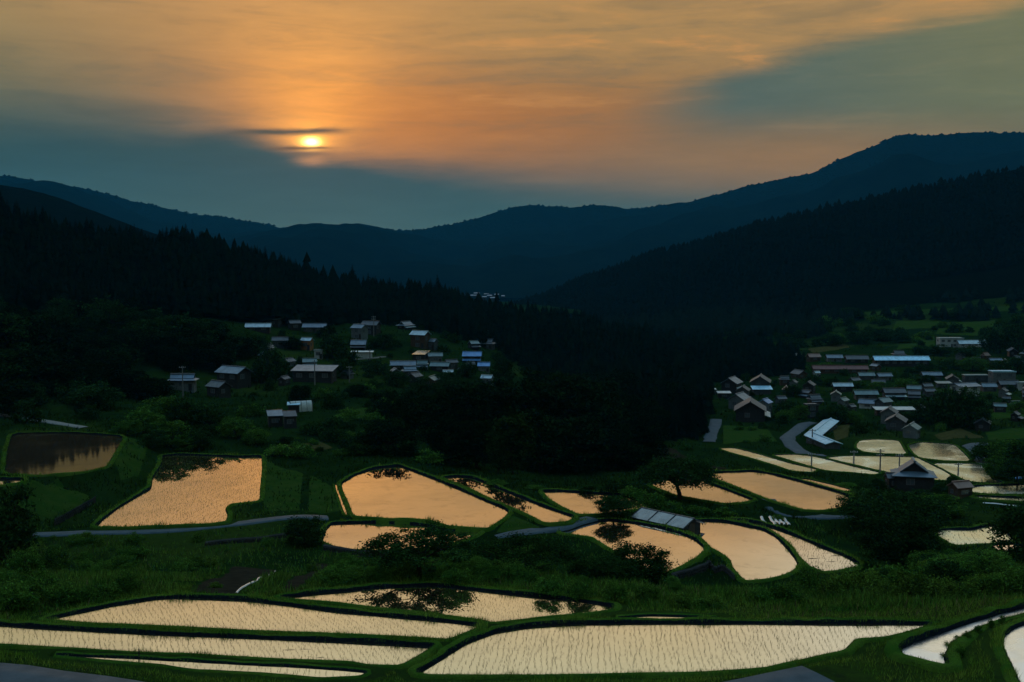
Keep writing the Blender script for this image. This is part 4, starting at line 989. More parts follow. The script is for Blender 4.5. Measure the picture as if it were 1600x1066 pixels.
def build_house(loc, w, d, h, yaw, roof, wm, rm, label, name='house', cat='house', pitch=.48, over=.55, group=None, win=True, pent=None, tilt=None):
    root = empty(name, (loc[0], loc[1], loc[2]), yaw); tag(root, label, cat, group)
    x0, x1, y0, y1 = -w / 2, w / 2, -d / 2, d / 2; rh = d / 2 * pitch; W = MB(); R = MB(); C = MB(); th = .16
    b = -.6                                                        # foundations go into the slope
    if roof in ('gable', 'hipgable'):
        if roof == 'gable':
            W.poly([(x0, y0, b), (x1, y0, b), (x1, y1, b), (x0, y1, b), (x0, y0, h), (x1, y0, h), (x1, y1, h), (x0, y1, h), (x0, 0, h + rh), (x1, 0, h + rh)],
                   [(0, 1, 5, 4), (2, 3, 7, 6), (1, 2, 6, 9, 5), (3, 0, 4, 8, 7), (0, 3, 2, 1), (4, 5, 9, 8), (6, 7, 8, 9)])
            e = over; dz = e * pitch; zo = .06 + th
            R.slab([(x0 - e, y0 - e, h - dz + zo), (x1 + e, y0 - e, h - dz + zo), (x1 + e, 0, h + rh + zo), (x0 - e, 0, h + rh + zo)], th)
            R.slab([(x0 - e, 0.004, h + rh + zo), (x1 + e, 0.004, h + rh + zo), (x1 + e, y1 + e, h - dz + zo), (x0 - e, y1 + e, h - dz + zo)], th)
            C.box(x0 - e - .05, x1 + e + .05, -.18, .18, h + rh + zo - .06, h + rh + zo + .16)
        else:
            W.box(x0, x1, y0, y1, b, h); e = over * 1.3; zo = .05; k = .34; zl = h + rh * k * .8; xm = w / 2 * (1 - k * d / w * .95); ym = d / 2 * (1 - k)
            o = [(x0 - e, y0 - e, h - .2), (x1 + e, y0 - e, h - .2), (x1 + e, y1 + e, h - .2), (x0 - e, y1 + e, h - .2)]; i_ = [(-xm, -ym, zl), (xm, -ym, zl), (xm, ym, zl), (-xm, ym, zl)]
            for q in range(4): R.slab([o[q], o[(q + 1) % 4], i_[(q + 1) % 4], i_[q]], th)
            g = .5; zr = h + rh * 1.25
            R.slab([(-xm - g, -ym - .25, zl + .03), (xm + g, -ym - .25, zl + .03), (xm + g, 0, zr), (-xm - g, 0, zr)], th)
            R.slab([(-xm - g, .004, zr), (xm + g, .004, zr), (xm + g, ym + .25, zl + .03), (-xm - g, ym + .25, zl + .03)], th)
            for s in (-1, 1): W.poly([(s * xm, -ym, zl - .1), (s * xm, ym, zl - .1), (s * xm, 0, zr - .1)], [(0, 1, 2)])
            C.box(-xm - g - .1, xm + g + .1, -.22, .22, zr - .06, zr + .24)
    elif roof == 'mono':
        tl = math.tan(math.radians(tilt if tilt is not None else 12)); hf = h; hb = h + d * tl
        W.poly([(x0, y0, b), (x1, y0, b), (x1, y1, b), (x0, y1, b), (x0, y0, hf), (x1, y0, hf), (x1, y1, hb), (x0, y1, hb)], [(0, 1, 5, 4), (1, 2, 6, 5), (2, 3, 7, 6), (3, 0, 4, 7), (0, 3, 2, 1), (4, 5, 6, 7)])
        e = over; R.slab([(x0 - e, y0 - e, hf - e * tl + .2), (x1 + e, y0 - e, hf - e * tl + .2), (x1 + e, y1 + e, hb + e * tl + .2), (x0 - e, y1 + e, hb + e * tl + .2)], .14)
        C.box(x0 - e - .03, x1 + e + .03, y1 + e - .02, y1 + e + .12, hb + e * tl + .08, hb + e * tl + .26)
    elif roof == 'flat':
        W.box(x0, x1, y0, y1, b, h); R.box(x0 - .15, x1 + .15, y0 - .15, y1 + .15, h + .004, h + .25); C.box(x0 - .2, x1 + .2, y0 - .2, y0 - .05, h - .12, h + .42)
    elif roof == 'tunnel':
        n = 10; prof = [(math.cos(math.pi * q / n) * d / 2, math.sin(math.pi * q / n) ** .8 * h) for q in range(n + 1)]
        V = [(x, p[0], p[1]) for x in (x0, x1) for p in prof]; R.poly(V, [(q, q + 1, n + 2 + q, n + 1 + q) for q in range(n)])
        W.poly([(x1 - .02, p[0], p[1]) for p in prof], [tuple(range(n + 1))]); W.poly([(x0 + .02, p[0], p[1]) for p in prof], [tuple(range(n, -1, -1))])
        for q in range(5):
            xx = x0 + (x1 - x0) * q / 4; C.tube([(xx, p[0] * 1.01, p[1] * 1.01 + .01) for p in prof], .06, 4)
    W.build('wall', M[wm], root); ro = R.build('roof', M[rm], root)
    C.build('ridge_cap' if roof != 'tunnel' else 'hoop', M[rm] if roof != 'tunnel' else M['frame'], ro)
    if pent:
        q = MB(); q.slab([(x0 - .3, y0 - pent[0], h * .50), (x1 + .3, y0 - pent[0], h * .50), (x1 + .3, y0 - .02, h * .50 + pent[0] * .35), (x0 - .3, y0 - .02, h * .50 + pent[0] * .35)], .12)
        q.build('pent_roof', M[pent[1]], root)
        for s in (x0, 0, x1):
            q = MB(); q.box(s - .08, s + .08, y0 - pent[0] + .25, y0 - pent[0] + .41, -.4, h * .50 - .02); q.build('post', M['wall_dark'], root)
    if win and roof not in ('tunnel',):
        n = max(1, int(w / 3.4)); zz = [h * .42 if h < 4 else h * .60] + ([h * .12] if h >= 4 else [])
        hh_ = min(1.4, h * .38)
        for z in zz:
            for q in range(n):
                if z == zz[0] or q % 2 == 0: put_win(root, x0 + w * (q + .5) / n, y0 - .03, z, min(1.8, w / n * .6), hh_, 0)
        put_win(root, x1 + .03, -d * .15, zz[0], min(1.6, d * .3), hh_, math.pi / 2); put_win(root, x0 - .03, d * .1, zz[0], min(1.6, d * .3), hh_, math.pi / 2)
        Wm = win_meshes(); dd = link('door', Wm['d'], root, (x0 + w * (.5 if n % 2 == 0 else .5 - .5 / n if n > 1 else .85), y0 - .05, .05), 0, (.9, 1, min(2.0, h * .6))); link('handle', Wm['k'], dd)
    return root
CLEAR = []
HB = [(1255, 655, 1312, 702), (978, 786, 1070, 832)]
def house_px(px, py, wpx, hpx, asp, yaw, roof, wm, rm, label, name='house', cat='house', pitch=.60, **kw):
    HB.append((px - wpx / 2 - 3, py - hpx - 4, px + wpx / 2 + 3, py - 3)); g = hit(px, py); Y = g[1]; ya = math.radians(yaw); pw = wpx * Y / FPX
    w = pw / (abs(math.cos(ya)) + asp * abs(math.sin(ya))); d = w * asp; over = kw.pop('over', min(.6, w * .07))
    w = max(1.5, w - 2 * over * abs(math.cos(ya))); d = max(1.5, d - 2 * over)
    H = .95 * hpx * Y / FPX; rise = d / 2 * pitch if roof in ('gable', 'hipgable') else (d * math.tan(math.radians(kw.get('tilt', 12))) if roof == 'mono' else 0)
    h = max(1.9, H - rise) if roof != 'tunnel' else H
    yb = g[1] + d * .5 * abs(math.cos(ya)) + w * .5 * abs(math.sin(ya)); xb = g[0] * yb / g[1]
    z = ground_z(np.array([g[0], xb]), np.array([g[1], yb])).min()
    return build_house((xb, yb, max(z, g[2] - .8)), w, d, h, ya, roof, wm, rm, label, name, cat, pitch, over, **kw)
HV, HL = 'houses of the valley village', 'buildings of the hillside hamlet'
def hl(*a, **k): k.setdefault('group', HL); return house_px(*a, **k)
def hv(*a, **k): k.setdefault('group', HV); return house_px(*a, **k)
# hillside hamlet
h1 = hl(366, 608, 62, 34, .72, -32, 'gable', 'wall_dark', 'roof_blue', 'large farmhouse with a slate-blue roof at the left end of the hamlet', pitch=.5)
q = MB(); q.box(-2.4, 2.4, -.9, .9, .0, .06); sp = q.build('solar_panel', M['solar'], h1); sp['label'] = 'bright blue solar panel strip'
_r = [c for c in h1.children if c.name.startswith('roof')][0]; _bb = [Vector(v) for v in _r.bound_box]; _zr = max(v.z for v in _bb); _yr = min(v.y for v in _bb)
sp.rotation_euler = (math.atan(.5), 0, 0); sp.location = (1.0, _yr * .28, _zr - .12 + _yr * .28 * .5 + .02)
hl(342, 622, 44, 26, .8, -38, 'gable', 'wall_dark', 'roof_tile', 'smaller dark wing in front of the slate-blue farmhouse', name='outbuilding', cat='house')
hl(286, 611, 46, 25, .6, 4, 'hipgable', 'wall_pale', 'roof_blue', 'pale-walled house with a hipped roof left of the slate-blue farmhouse')
hl(492, 598, 72, 24, .55, -6, 'mono', 'wall_dark', 'roof_blue', 'long open-fronted shed with a flat grey roof in mid-hamlet', name='shed', cat='shed', tilt=9)
hl(470, 645, 44, 18, .5, 24, 'tunnel', 'poly', 'poly', 'rounded plastic greenhouse tunnel above the tin sheds', name='greenhouse', cat='greenhouse')
hl(430, 668, 30, 24, .9, 18, 'mono', 'wall_dark', 'roof_blue', 'left tin shed with a rippled lean-to roof below the greenhouse tunnel', name='shed', cat='shed', tilt=16)
hl(453, 670, 26, 26, .9, 18, 'mono', 'wall_dark', 'roof_tile', 'right tin shed with a rippled lean-to roof below the greenhouse tunnel', name='shed', cat='shed', tilt=18)
hl(459, 646, 22, 12, .6, 10, 'mono', 'wall_dark', 'roof_sky', 'little sky-blue shed roof beside the greenhouse tunnel', name='shed', cat='shed', tilt=12, win=False)
hl(432, 512, 28, 16, 1.7, -10, 'mono', 'wall_dark', 'roof_glint', 'upper house whose roof glints orange in the sunset', tilt=5)
hl(404, 519, 42, 13, .45, 4, 'gable', 'wall_dark', 'roof_pale', 'long low house with a pale ridge left of the orange-glinting upper roof')
hl(460, 517, 24, 16, .8, 30, 'gable', 'wall_dark', 'roof_tile', 'dark tiled house right of the orange-glinting upper roof')
hl(492, 520, 38, 14, .5, 0, 'gable', 'wall_grey', 'roof_blue', 'long grey house with a thin pale eave high in the hamlet')
hl(438, 545, 28, 18, .7, 8, 'gable', 'wall_grey', 'roof_tile', 'grey-walled house half hidden by bushes below the long low one')
hl(480, 548, 22, 20, .8, -18, 'gable', 'wall_orange', 'roof_pale', 'small house with ochre boards and a pale roof')
hl(498, 561, 14, 14, .9, 0, 'flat', 'wall_white', 'roof_pale', 'little white box-like hut behind the open-fronted shed', name='hut', cat='shed')
hl(562, 531, 30, 24, .8, -34, 'gable', 'wall_pale', 'roof_blue', 'pale-walled house with a sloping grey-blue roof by the mast')
hl(580, 524, 34, 22, .7, -20, 'gable', 'wall_dark', 'roof_tile', 'dark house behind the grey-blue roofed one, next to the mast')
hl(566, 559, 36, 9, .35, 2, 'mono', 'poly', 'vinyl', 'low white cold frame covering a seedbed in the hamlet', name='cold_frame', cat='cold frame', tilt=4, win=False)
hl(657, 545, 36, 28, .7, -30, 'gable', 'wall_brown', 'roof_pale', 'tall brown farmhouse with one pale roof slope below the cedars')
hl(675, 548, 22, 18, .8, -30, 'gable', 'wall_grey', 'roof_blue', 'grey annex right of the tall brown farmhouse')
hl(658, 566, 27, 15, 1.7, -10, 'mono', 'wall_dark', 'roof_glint', 'lower house whose roof glints orange in the sunset', tilt=5)
hl(680, 568, 26, 16, .7, 10, 'gable', 'wall_pale', 'roof_teal', 'house with a teal roof right of the lower orange glint')
hl(630, 579, 42, 14, .5, 2, 'gable', 'wall_dark', 'roof_blue', 'long dark house with a grey roof left of the lower orange glint')
hl(640, 588, 28, 12, .8, 20, 'hipgable', 'wall_grey', 'roof_blue', 'grey hipped house in front of the long dark one')
hl(688, 582, 34, 15, .6, -10, 'gable', 'wall_dark', 'roof_teal', 'dull teal roofed house in the lower middle of the hamlet')
hl(705, 577, 24, 14, .7, 25, 'gable', 'wall_grey', 'roof_tile', 'grey house between the teal roof and the azure roof')
hl(738, 570, 32, 20, .7, -4, 'gable', 'wall_dark', 'roof_azure', 'house with a vivid azure two-step roof at the right of the hamlet', pent=(1.6, 'roof_azure'))
hl(756, 581, 20, 14, .9, 0, 'gable', 'wall_pale', 'roof_azure', 'pale house with a scrap of azure roof right of the two-step one')
hl(761, 602, 22, 15, .8, -16, 'gable', 'wall_pale', 'roof_pale', 'lowest pale-roofed house at the right end of the hamlet')
hl(700, 592, 20, 12, .8, 15, 'gable', 'wall_dark', 'roof_pale', 'small pale-roofed barn below the dull teal roof', name='barn', cat='barn')
hl(723, 588, 18, 12, .8, -20, 'gable', 'wall_dark', 'roof_tile', 'small black barn below the azure two-step roof', name='barn', cat='barn')
# shed beside the teardrop paddy
def paddy_shed():
    a = at_drop(988, 812, 36.8); bpt = at_drop(1063, 828.5, 36.8)
    v = bpt - a; L = np.linalg.norm(v[:2]); yaw = math.atan2(v[1], v[0]); c = (a + bpt) / 2; d = 3.8; h = .9; p = .42
    n = np.array([-math.sin(yaw), math.cos(yaw)]); c[:2] += n * (d / 2 + .6)
    root = empty('shed', (c[0], c[1], ZC - 37.45), yaw); tag(root, 'timber shed with a glassy grey roof between the orange paddies', 'shed')
    W = MB(); x0, x1, y0, y1, rh = -L / 2, L / 2, -d / 2, d / 2, d / 2 * p
    W.poly([(x0, y0, -.8), (x1, y0, -.8), (x1, y1, -.8), (x0, y1, -.8), (x0, y0, h), (x1, y0, h), (x1, y1, h), (x0, y1, h), (x0, 0, h + rh), (x1, 0, h + rh)],
           [(0, 1, 5, 4), (2, 3, 7, 6), (1, 2, 6, 9, 5), (3, 0, 4, 8, 7), (0, 3, 2, 1), (4, 5, 9, 8), (6, 7, 8, 9)])
    W.build('wall', M['wall_dark'], root); e = .45; zo = .22
    for k in range(3):
        xa = x0 - e + (L + 2 * e) * k / 3 + .04; xb = x0 - e + (L + 2 * e) * (k + 1) / 3 - .04
        q = MB(); q.slab([(xa, y0 - e, h - e * p + zo), (xb, y0 - e, h - e * p + zo), (xb, -.03, h + rh + zo), (xa, -.03, h + rh + zo)], .1); q.build('roof_panel', M['roof_glass'], root)
    q = MB(); q.slab([(x0 - e, .03, h + rh + zo), (x1 + e, .03, h + rh + zo), (x1 + e, y1 + e, h - e * p + zo), (x0 - e, y1 + e, h - e * p + zo)], .1); q.build('roof', M['roof_tile'], root)
    q = MB(); q.box(x0 - e, x1 + e, -.1, .1, h + rh + zo - .08, h + rh + zo + .06); q.build('ridge_cap', M['roof_tile'], root)
    for k in range(4):
        xx = x0 - e + (L + 2 * e) * k / 3; q = MB(); q.slab([(xx - .06, y0 - e - .02, h - e * p + zo + .05), (xx + .06, y0 - e - .02, h - e * p + zo + .05), (xx + .06, -.1, h + rh + zo + .05), (xx - .06, -.1, h + rh + zo + .05)], .05); q.build('batten', M['wall_dark'], root)
    put_win(root, 0, y0 - .03, .3, 1.2, .6, 0)
    q = MB(); q.box(x1 + .01, x1 + .06, -.6, .6, -.5, 1.2); q.build('door', M['wall_brown'], root)
M['roof_glass'] = mat_metal_roof('glassy_grey_roof', (.15, .20, .21), .25, .6, 1.0)
paddy_shed()
# valley village
hv(1143, 616, 40, 26, .9, 62, 'gable', 'wall_dark', 'roof_blue', 'dark gabled house with a pale left roof slope, topmost left of the valley village', pent=(1.5, 'roof_pale'))
hv(1161, 622, 28, 18, .9, 70, 'gable', 'wall_grey', 'roof_tile', 'small gabled house tucked between the two topmost left houses')
hv(1188, 615, 42, 28, .8, 75, 'gable', 'wall_grey', 'roof_tile', 'gabled house with two pale steps of lower roof')
hv(1190, 617, 32, 12, .5, 0, 'mono', 'wall_grey', 'roof_sky', 'pale lean-to in front of the two-step gabled house', name='lean_to', cat='shed', tilt=14, win=False)
hv(1111, 617, 16, 7, .6, 0, 'mono', 'wall_pale', 'roof_pale', 'tiny pale shed at the edge of the black cedar wood', name='shed', cat='shed', tilt=5, win=False)
hv(1131, 623, 22, 10, .6, 0, 'mono', 'wall_dark', 'roof_pale', 'low shed with a white roof left of the village gables', name='shed', cat='shed', tilt=8)
hv(1155, 642, 42, 26, .9, 58, 'gable', 'wall_pale', 'roof_blue', 'pale-walled gabled house behind the big dark farmhouse')
hv(1172, 661, 62, 34, .85, 78, 'gable', 'wall_dark', 'roof_tile', 'big dark farmhouse with its gable towards the meadow', pent=(1.8, 'roof_pale'))
hv(1195, 648, 28, 24, .9, 58, 'gable', 'wall_pale', 'roof_azure', 'small white-walled house with a blue roof right of the big dark farmhouse')
hv(1264, 617, 26, 20, .9, 65, 'gable', 'wall_dark', 'roof_tile', 'lone dark gabled house by the tip of the cedar wood')
hv(1316, 613, 32, 14, .5, 0, 'gable', 'wall_dark', 'roof_pale', 'house with a long pale pinkish eave in mid-village')
hv(1306, 628, 22, 16, .9, 72, 'gable', 'wall_pale', 'roof_teal', 'tiny pale green gabled house')
hv(1267, 654, 24, 22, .8, 10, 'flat', 'wall_dark', 'roof_tile', 'black box-like storehouse above the bend of the road', name='storehouse', cat='shed')
hv(1352, 625, 38, 14, .5, 0, 'gable', 'wall_grey', 'roof_teal', 'long greenish house right of the tiny gabled one')
hv(1356, 639, 34, 13, .7, -25, 'gable', 'wall_white', 'roof_blue', 'house with a bright white gable wall in mid-village')
hv(1380, 641, 32, 18, .8, 35, 'gable', 'wall_grey', 'roof_teal', 'teal-roofed house right of the white gable')
hv(1396, 625, 36, 18, .6, 2, 'gable', 'wall_dark', 'roof_tile', 'dark house with a white patch of porch roof', pent=(1.5, 'roof_pale'))
hv(1397, 650, 64, 9, .3, 0, 'mono', 'wall_dark', 'roof_pale', 'very long thin pale roof behind the clustered dark houses', name='barn', cat='barn', tilt=8)
hv(1389, 664, 36, 26, .9, 64, 'gable', 'wall_pale', 'roof_tile', 'upper gabled house of the dark cluster above the rounded cream paddy')
hv(1400, 674, 46, 24, .85, 66, 'gable', 'wall_grey', 'roof_tile', 'middle gabled house of the dark cluster above the rounded cream paddy')
hv(1424, 686, 38, 22, .8, 60, 'gable', 'wall_pale', 'roof_teal', 'lowest pale house of the dark cluster, nearest the cream paddies')
hv(1507, 622, 50, 22, .7, 20, 'gable', 'wall_white', 'roof_blue', 'two-storey white house with dark windows behind the dark grove', pitch=.3)
hv(1474, 607, 24, 8, .6, 0, 'mono', 'wall_grey', 'roof_teal', 'low greenish shed left of the two-storey white house', name='shed', cat='shed', tilt=8)
hv(1524, 598, 42, 12, .4, 0, 'flat', 'wall_grey', 'roof_pale', 'flat-roofed grey building with a pale edge behind the white house', name='workshop', cat='building')
hv(1565, 600, 40, 20, .6, 0, 'flat', 'wall_pale', 'roof_sky', 'pale teal block with a bright top storey', name='workshop', cat='building')
hv(1575, 609, 32, 14, .6, 0, 'gable', 'wall_dark', 'roof_tile', 'dark house in front of the pale teal block')
hv(1598, 610, 26, 12, .7, 0, 'flat', 'wall_white', 'roof_pale', 'white building cut by the right edge of the picture', name='workshop', cat='building')
hv(1407, 573, 88, 16, .22, 0, 'gable', 'wall_dark', 'roof_sky', 'very long barn with a bright pale-blue roof', name='barn', cat='barn')
hv(1338, 568, 36, 12, .5, 0, 'gable', 'wall_dark', 'roof_tile', 'dark hall left of the pale-blue barn', name='hall', cat='building')
hv(1303, 565, 26, 10, .6, 0, 'gable', 'wall_pale', 'roof_blue', 'small pale hall at the end of the field track', name='hall', cat='building')
hv(1312, 584, 88, 12, .2, -2, 'gable', 'wall_brown', 'roof_red', 'very long low barn with a dark red roof', name='barn', cat='barn')
hv(1404, 559, 20, 9, .8, 0, 'hipgable', 'wall_dark', 'roof_tile', 'small tiled roof peeping over the pale-blue barn')
hv(1484, 543, 40, 15, .5, 0, 'flat', 'wall_white', 'roof_pale', 'white school-like block at the foot of the terraced fields', name='school_block', cat='building')
hv(1517, 543, 44, 11, .4, 0, 'gable', 'wall_white', 'roof_pale', 'lower white hall joined to the school-like block', name='hall', cat='building')
hv(1555, 569, 20, 8, .5, 0, 'gable', 'wall_grey', 'roof_blue', 'thin grey roof alone under the black trees')
hv(1353, 594, 26, 9, .6, 0, 'gable', 'wall_grey', 'roof_teal', 'left of two low roofs in front of the red barn')
hv(1381, 595, 26, 10, .6, 8, 'gable', 'wall_pale', 'roof_blue', 'right of two low roofs in front of the red barn')
hv(1455, 594, 32, 12, .5, 0, 'gable', 'wall_grey', 'roof_blue', 'blue-grey house left of the flat-roofed grey building')
hv(1276, 590, 12, 8, .8, 20, 'gable', 'wall_white', 'roof_pale', 'tiny white hut below the red barn', name='hut', cat='shed')
hv(1535, 675, 36, 20, .8, 66, 'gable', 'wall_dark', 'roof_tile', 'black gabled house right of the dark grove')
hv(1197, 510, 18, 7, .6, 0, 'flat', 'wall_white', 'roof_pale', 'lone white building at the foot of the right hill', name='hall', cat='building')
hv(1335, 602, 22, 9, .7, 30, 'gable', 'wall_grey', 'roof_tile', 'dark little house above the long pinkish eave')
hv(1428, 616, 26, 11, .7, -20, 'gable', 'wall_dark', 'roof_teal', 'dull green house left of the low greenish shed')
hv(1448, 612, 20, 9, .8, 15, 'gable', 'wall_grey', 'roof_tile', 'small dark house next to the dull green one')
hv(1372, 606, 24, 9, .7, -12, 'gable', 'wall_grey', 'roof_tile', 'dark tiled house under the pair of low roofs')
hv(1240, 606, 16, 10, .9, 60, 'gable', 'wall_pale', 'roof_tile', 'pale little gable at the tip of the cedar wood')
hv(1220, 632, 20, 12, .8, 20, 'gable', 'wall_grey', 'roof_tile', 'plain dark house standing alone left of the road bend')
hv(1544, 612, 24, 10, .7, 0, 'gable', 'wall_grey', 'roof_blue', 'blue-grey house between the white house and the dark one')
hv(1330, 646, 18, 12, .8, 40, 'gable', 'wall_dark', 'roof_tile', 'black shed left of the very long thin pale roof', name='shed', cat='shed')
hv(1562, 645, 22, 10, .7, -15, 'gable', 'wall_dark', 'roof_teal', 'small teal-roofed house out on the right-hand fields')
# the two bright roofs at the bend of the road
def bend_barn(p0, p1, d, lab):
    a = hit(*p0); b = hit(*p1); v = b - a; L = np.linalg.norm(v[:2]); yaw = math.atan2(v[1], v[0]); c = (a + b) / 2
    build_house((c[0], c[1], min(a[2], b[2])), L, d, 1.9, yaw, 'gable', 'wall_grey', 'roof_sky', lab, 'barn', 'barn', .28, .5)
bend_barn((1270, 684), (1298, 668), 3.6, 'upper of two sky-blue barns set in a chevron at the road bend')
bend_barn((1270, 692), (1302, 702), 3.6, 'lower of two sky-blue barns set in a chevron at the road bend')
hv(1426, 771, 76, 46, 1.35, 76, 'hipgable', 'wall_dark', 'roof_blue', 'grand farmhouse with a hip-and-gable tiled roof in front of the cream paddies', name='farmhouse', pitch=.55, group=None)
hv(1397, 766, 28, 26, .8, 0, 'gable', 'wall_dark', 'roof_tile', 'dark wing left of the hip-and-gable farmhouse', name='outbuilding', group=None)
hv(1500, 781, 40, 26, .8, 20, 'gable', 'wall_brown', 'roof_brown', 'small shed with a rust-brown roof beside the cream strip paddies', name='shed', cat='shed', group=None)

# far town in the valley gap
def far_town():
    r = np.random.default_rng(3); i = 0
    spots = [(735,459),(745,461),(752,458),(760,462),(768,459),(776,463),(783,460),(740,465),(757,467),(770,468),(786,466),(730,463),(790,462),(765,465),(698,443),(606,444),(712,446),(779,456)]
    for px, py in spots:
        Y = 2900 + (465 - py) * 40; p = at_depth(px, py, Y); w = r.uniform(8, 17); h = r.uniform(3, 5)
        gz = ZC - (66 + 54 * min(1, (Y - 1250) / 2050) ** 2 * (3 - 2 * min(1, (Y - 1250) / 2050)))
        root = empty('house', (p[0], p[1], p[2])); tag(root, 'pale speck of a building in the far valley town', 'house', 'buildings of the far town')
        W = MB(); W.box(-w / 2, w / 2, -5, 5, min(-3, gz - p[2] - 6), h); W.build('wall', M['wall_dark'], root)
        R = MB(); R.slab([(-w / 2 - .5, -5.6, h + .1), (w / 2 + .5, -5.6, h + .1), (w / 2 + .5, 0, h + 2.4), (-w / 2 - .5, 0, h + 2.4)], .2); R.slab([(-w / 2 - .5, .01, h + 2.4), (w / 2 + .5, .01, h + 2.4), (w / 2 + .5, 5.6, h + .1), (-w / 2 - .5, 5.6, h + .1)], .2)
        R.build('roof', M['roof_blue'], root)
far_town()

# ------------------------------------------------------------------ poles, stakes, cold frames, walls, plots
def pole(px, top, bot, label, dist=None, arms=1):
    g = hit(px, bot); H = at_depth(px, top, g[1])[2] - g[2]; H = max(3.0, H)
    root = empty('utility_pole', g); tag(root, label, 'utility pole', 'utility poles')
    q = MB(); q.tube([(0, 0, -.6), (0, 0, H * .5), (0, 0, H)], [.19, .16, .12], 8); q.build('shaft', M['polemat'], root)
    for k in range(arms):
        z = H - .5 - .9 * k; q = MB(); q.box(-.9, .9, -.06, .06, z, z + .12); a = q.build('crossarm', M['polemat'], root)
        for x in (-.75, -.25, .25, .75):
            q = MB(); q.tube([(x, 0, z + .1), (x, 0, z + .22), (x, 0, z + .32)], [.05, .08, .04], 6); q.build('insulator', M['ceramic'], a)
for a in [(1375,702,739,'tallest utility pole, rising in front of the broad cream paddy',2),(1268,711,728,'short utility pole at the left end of the wedge-shaped cream paddy',1),(1334,711,724,'faint short pole on the track between two cream paddies',1),
          (1405,709,736,'pole directly above the hip-roofed farmhouse',1),(1497,723,744,'thin pole standing in the greenish cream paddy bank',1),(1269,670,694,'pole in front of the chevron of sky-blue barns',1),(492,562,602,'pole in front of the open-fronted shed',1),
          (578,546,566,'pole by the white cold frame in the hamlet',1),(546,572,598,'pole at the end of the open-fronted shed',1),(286,572,622,'pole in front of the pale-walled hipped house',1),(584,494,526,'mast beside the topmost dark house of the hamlet',2)]:
    pole(a[0], a[1], a[2], a[3], arms=a[4])
def stake(px, py, h, lab):
    g = at_drop(px, py, 21.75); root = empty('stake', g); tag(root, lab, 'stake')
    q = MB(); q.tube([(0, 0, -.4), (.01, 0, h * .6), (.02, 0, h)], [.035, .033, .03], 6); q.build('shaft', M['wall_dark'], root)
    q = MB(); q.tube([(.02, 0, h), (.02, 0, h + .04)], [.04, .02], 6); q.build('cap', M['frame'], root)
stake(217, 1032, .62, 'dark stake standing in the bank of the narrow sliver paddy')
# white mulch sheets laid on the vegetable plots
def sheet(pts, width, mat, lab, name='mulch_sheet', cat='plastic sheet', lift=.10):
    C = np.array([hit(x, y) for x, y in pts]); L = []
    for i in range(len(C) - 1):
        for k in range(24): L.append(C[i] + (C[i + 1] - C[i]) * k / 24)
    L.append(C[-1]); L = np.array(L); L[:, 2] = ground_z(L[:, 0], L[:, 1])
    t = np.gradient(L[:, :2], axis=0); t /= np.linalg.norm(t, axis=1, keepdims=True) + 1e-9; n = np.stack([-t[:, 1], t[:, 0]], 1)
    V = []
    for o, dz in ((-.5, 0), (-.3, .8), (0, 1), (.3, .8), (.5, 0)):
        w = width * (1 + .08 * rng.normal(0, 1, len(L))); V.append(np.c_[L[:, :2] + n * (o * w)[:, None], L[:, 2] + .02 + lift * dz + rng.normal(0, .008, len(L))])
    V = np.stack(V, 1).reshape(-1, 3); i = np.arange(len(L) * 5).reshape(len(L), 5)
    F = np.stack([i[:-1, :-1], i[:-1, 1:], i[1:, 1:], i[1:, :-1]], -1).reshape(-1, 4)
    CLEAR.append((ccw(np.r_[L[:, :2] + n * width, (L[:, :2] - n * width)[::-1]]), .25 if L[:, 1].mean() < 120 else .8))
    c = L.mean(0); o = link(name, mesh_np(name, V - c, F, M[mat]), None, c); tag(o, lab, cat)
sheet([(369, 928), (400, 910), (430, 893)], .15, 'vinyl', 'long white mulch strip across the vegetable plot behind the front paddies')
for k, (x0, x1) in enumerate([(1190, 1197), (1203, 1212), (1209, 1219), (1215, 1226), (1221, 1233)]):
    sheet([(x0, 808), (x1, 821)], .42, 'vinyl', ['short white seedbed cover standing apart from the row of four', 'first white seedbed cover of the row of four', 'second white seedbed cover of the row of four', 'third white seedbed cover of the row of four', 'last white seedbed cover of the row of four'][k], 'seedbed_cover', lift=.16)
sheet([(1536, 786), (1600, 791)], .5, 'vinyl', 'pale vinyl strip below the narrow white paddy at the right')
sheet([(1585, 749), (1606, 746)], .8, 'roof_azure', 'small turquoise tarpaulin at the right edge', 'tarpaulin', 'tarpaulin', .4)
# plots and meadows lie as thin sheets a little above the slope
def plot(name, pts, mat, label, cat='field', lift=.07):
    P = np.array([hit(x, y)[:2] for x, y in pts]); P = ccw(P); c = P.mean(0); CLEAR.append((P, .2)) if name != 'terrace_bank' else None
    x0, x1, y0, y1 = P[:, 0].min(), P[:, 0].max(), P[:, 1].min(), P[:, 1].max(); st = max(.4, (y1 - y0) / 80)
    X, Y = np.meshgrid(np.arange(x0 - st, x1 + 2 * st, st), np.arange(y0 - st, y1 + 2 * st, st)); s = sdist(P, X, Y)
    Zg = ground_z(X.ravel(), Y.ravel()).reshape(X.shape) + np.clip(-s * .35, -.35, lift)
    i = np.arange(X.size).reshape(X.shape); F = np.stack([i[:-1, :-1], i[:-1, 1:], i[1:, 1:], i[1:, :-1]], -1).reshape(-1, 4)
    keep = (s < 1.0 + st).ravel()[F].any(1); F = F[keep]; u, inv_ = np.unique(F, return_inverse=True)
    V = np.stack([X, Y, Zg], -1).reshape(-1, 3)[u]; z0 = V[:, 2].mean()
    o = link(name, mesh_np(name, V - np.array([c[0], c[1], z0]), inv_.reshape(F.shape), M[mat], smooth=True), None, (c[0], c[1], z0)); tag(o, label, cat)
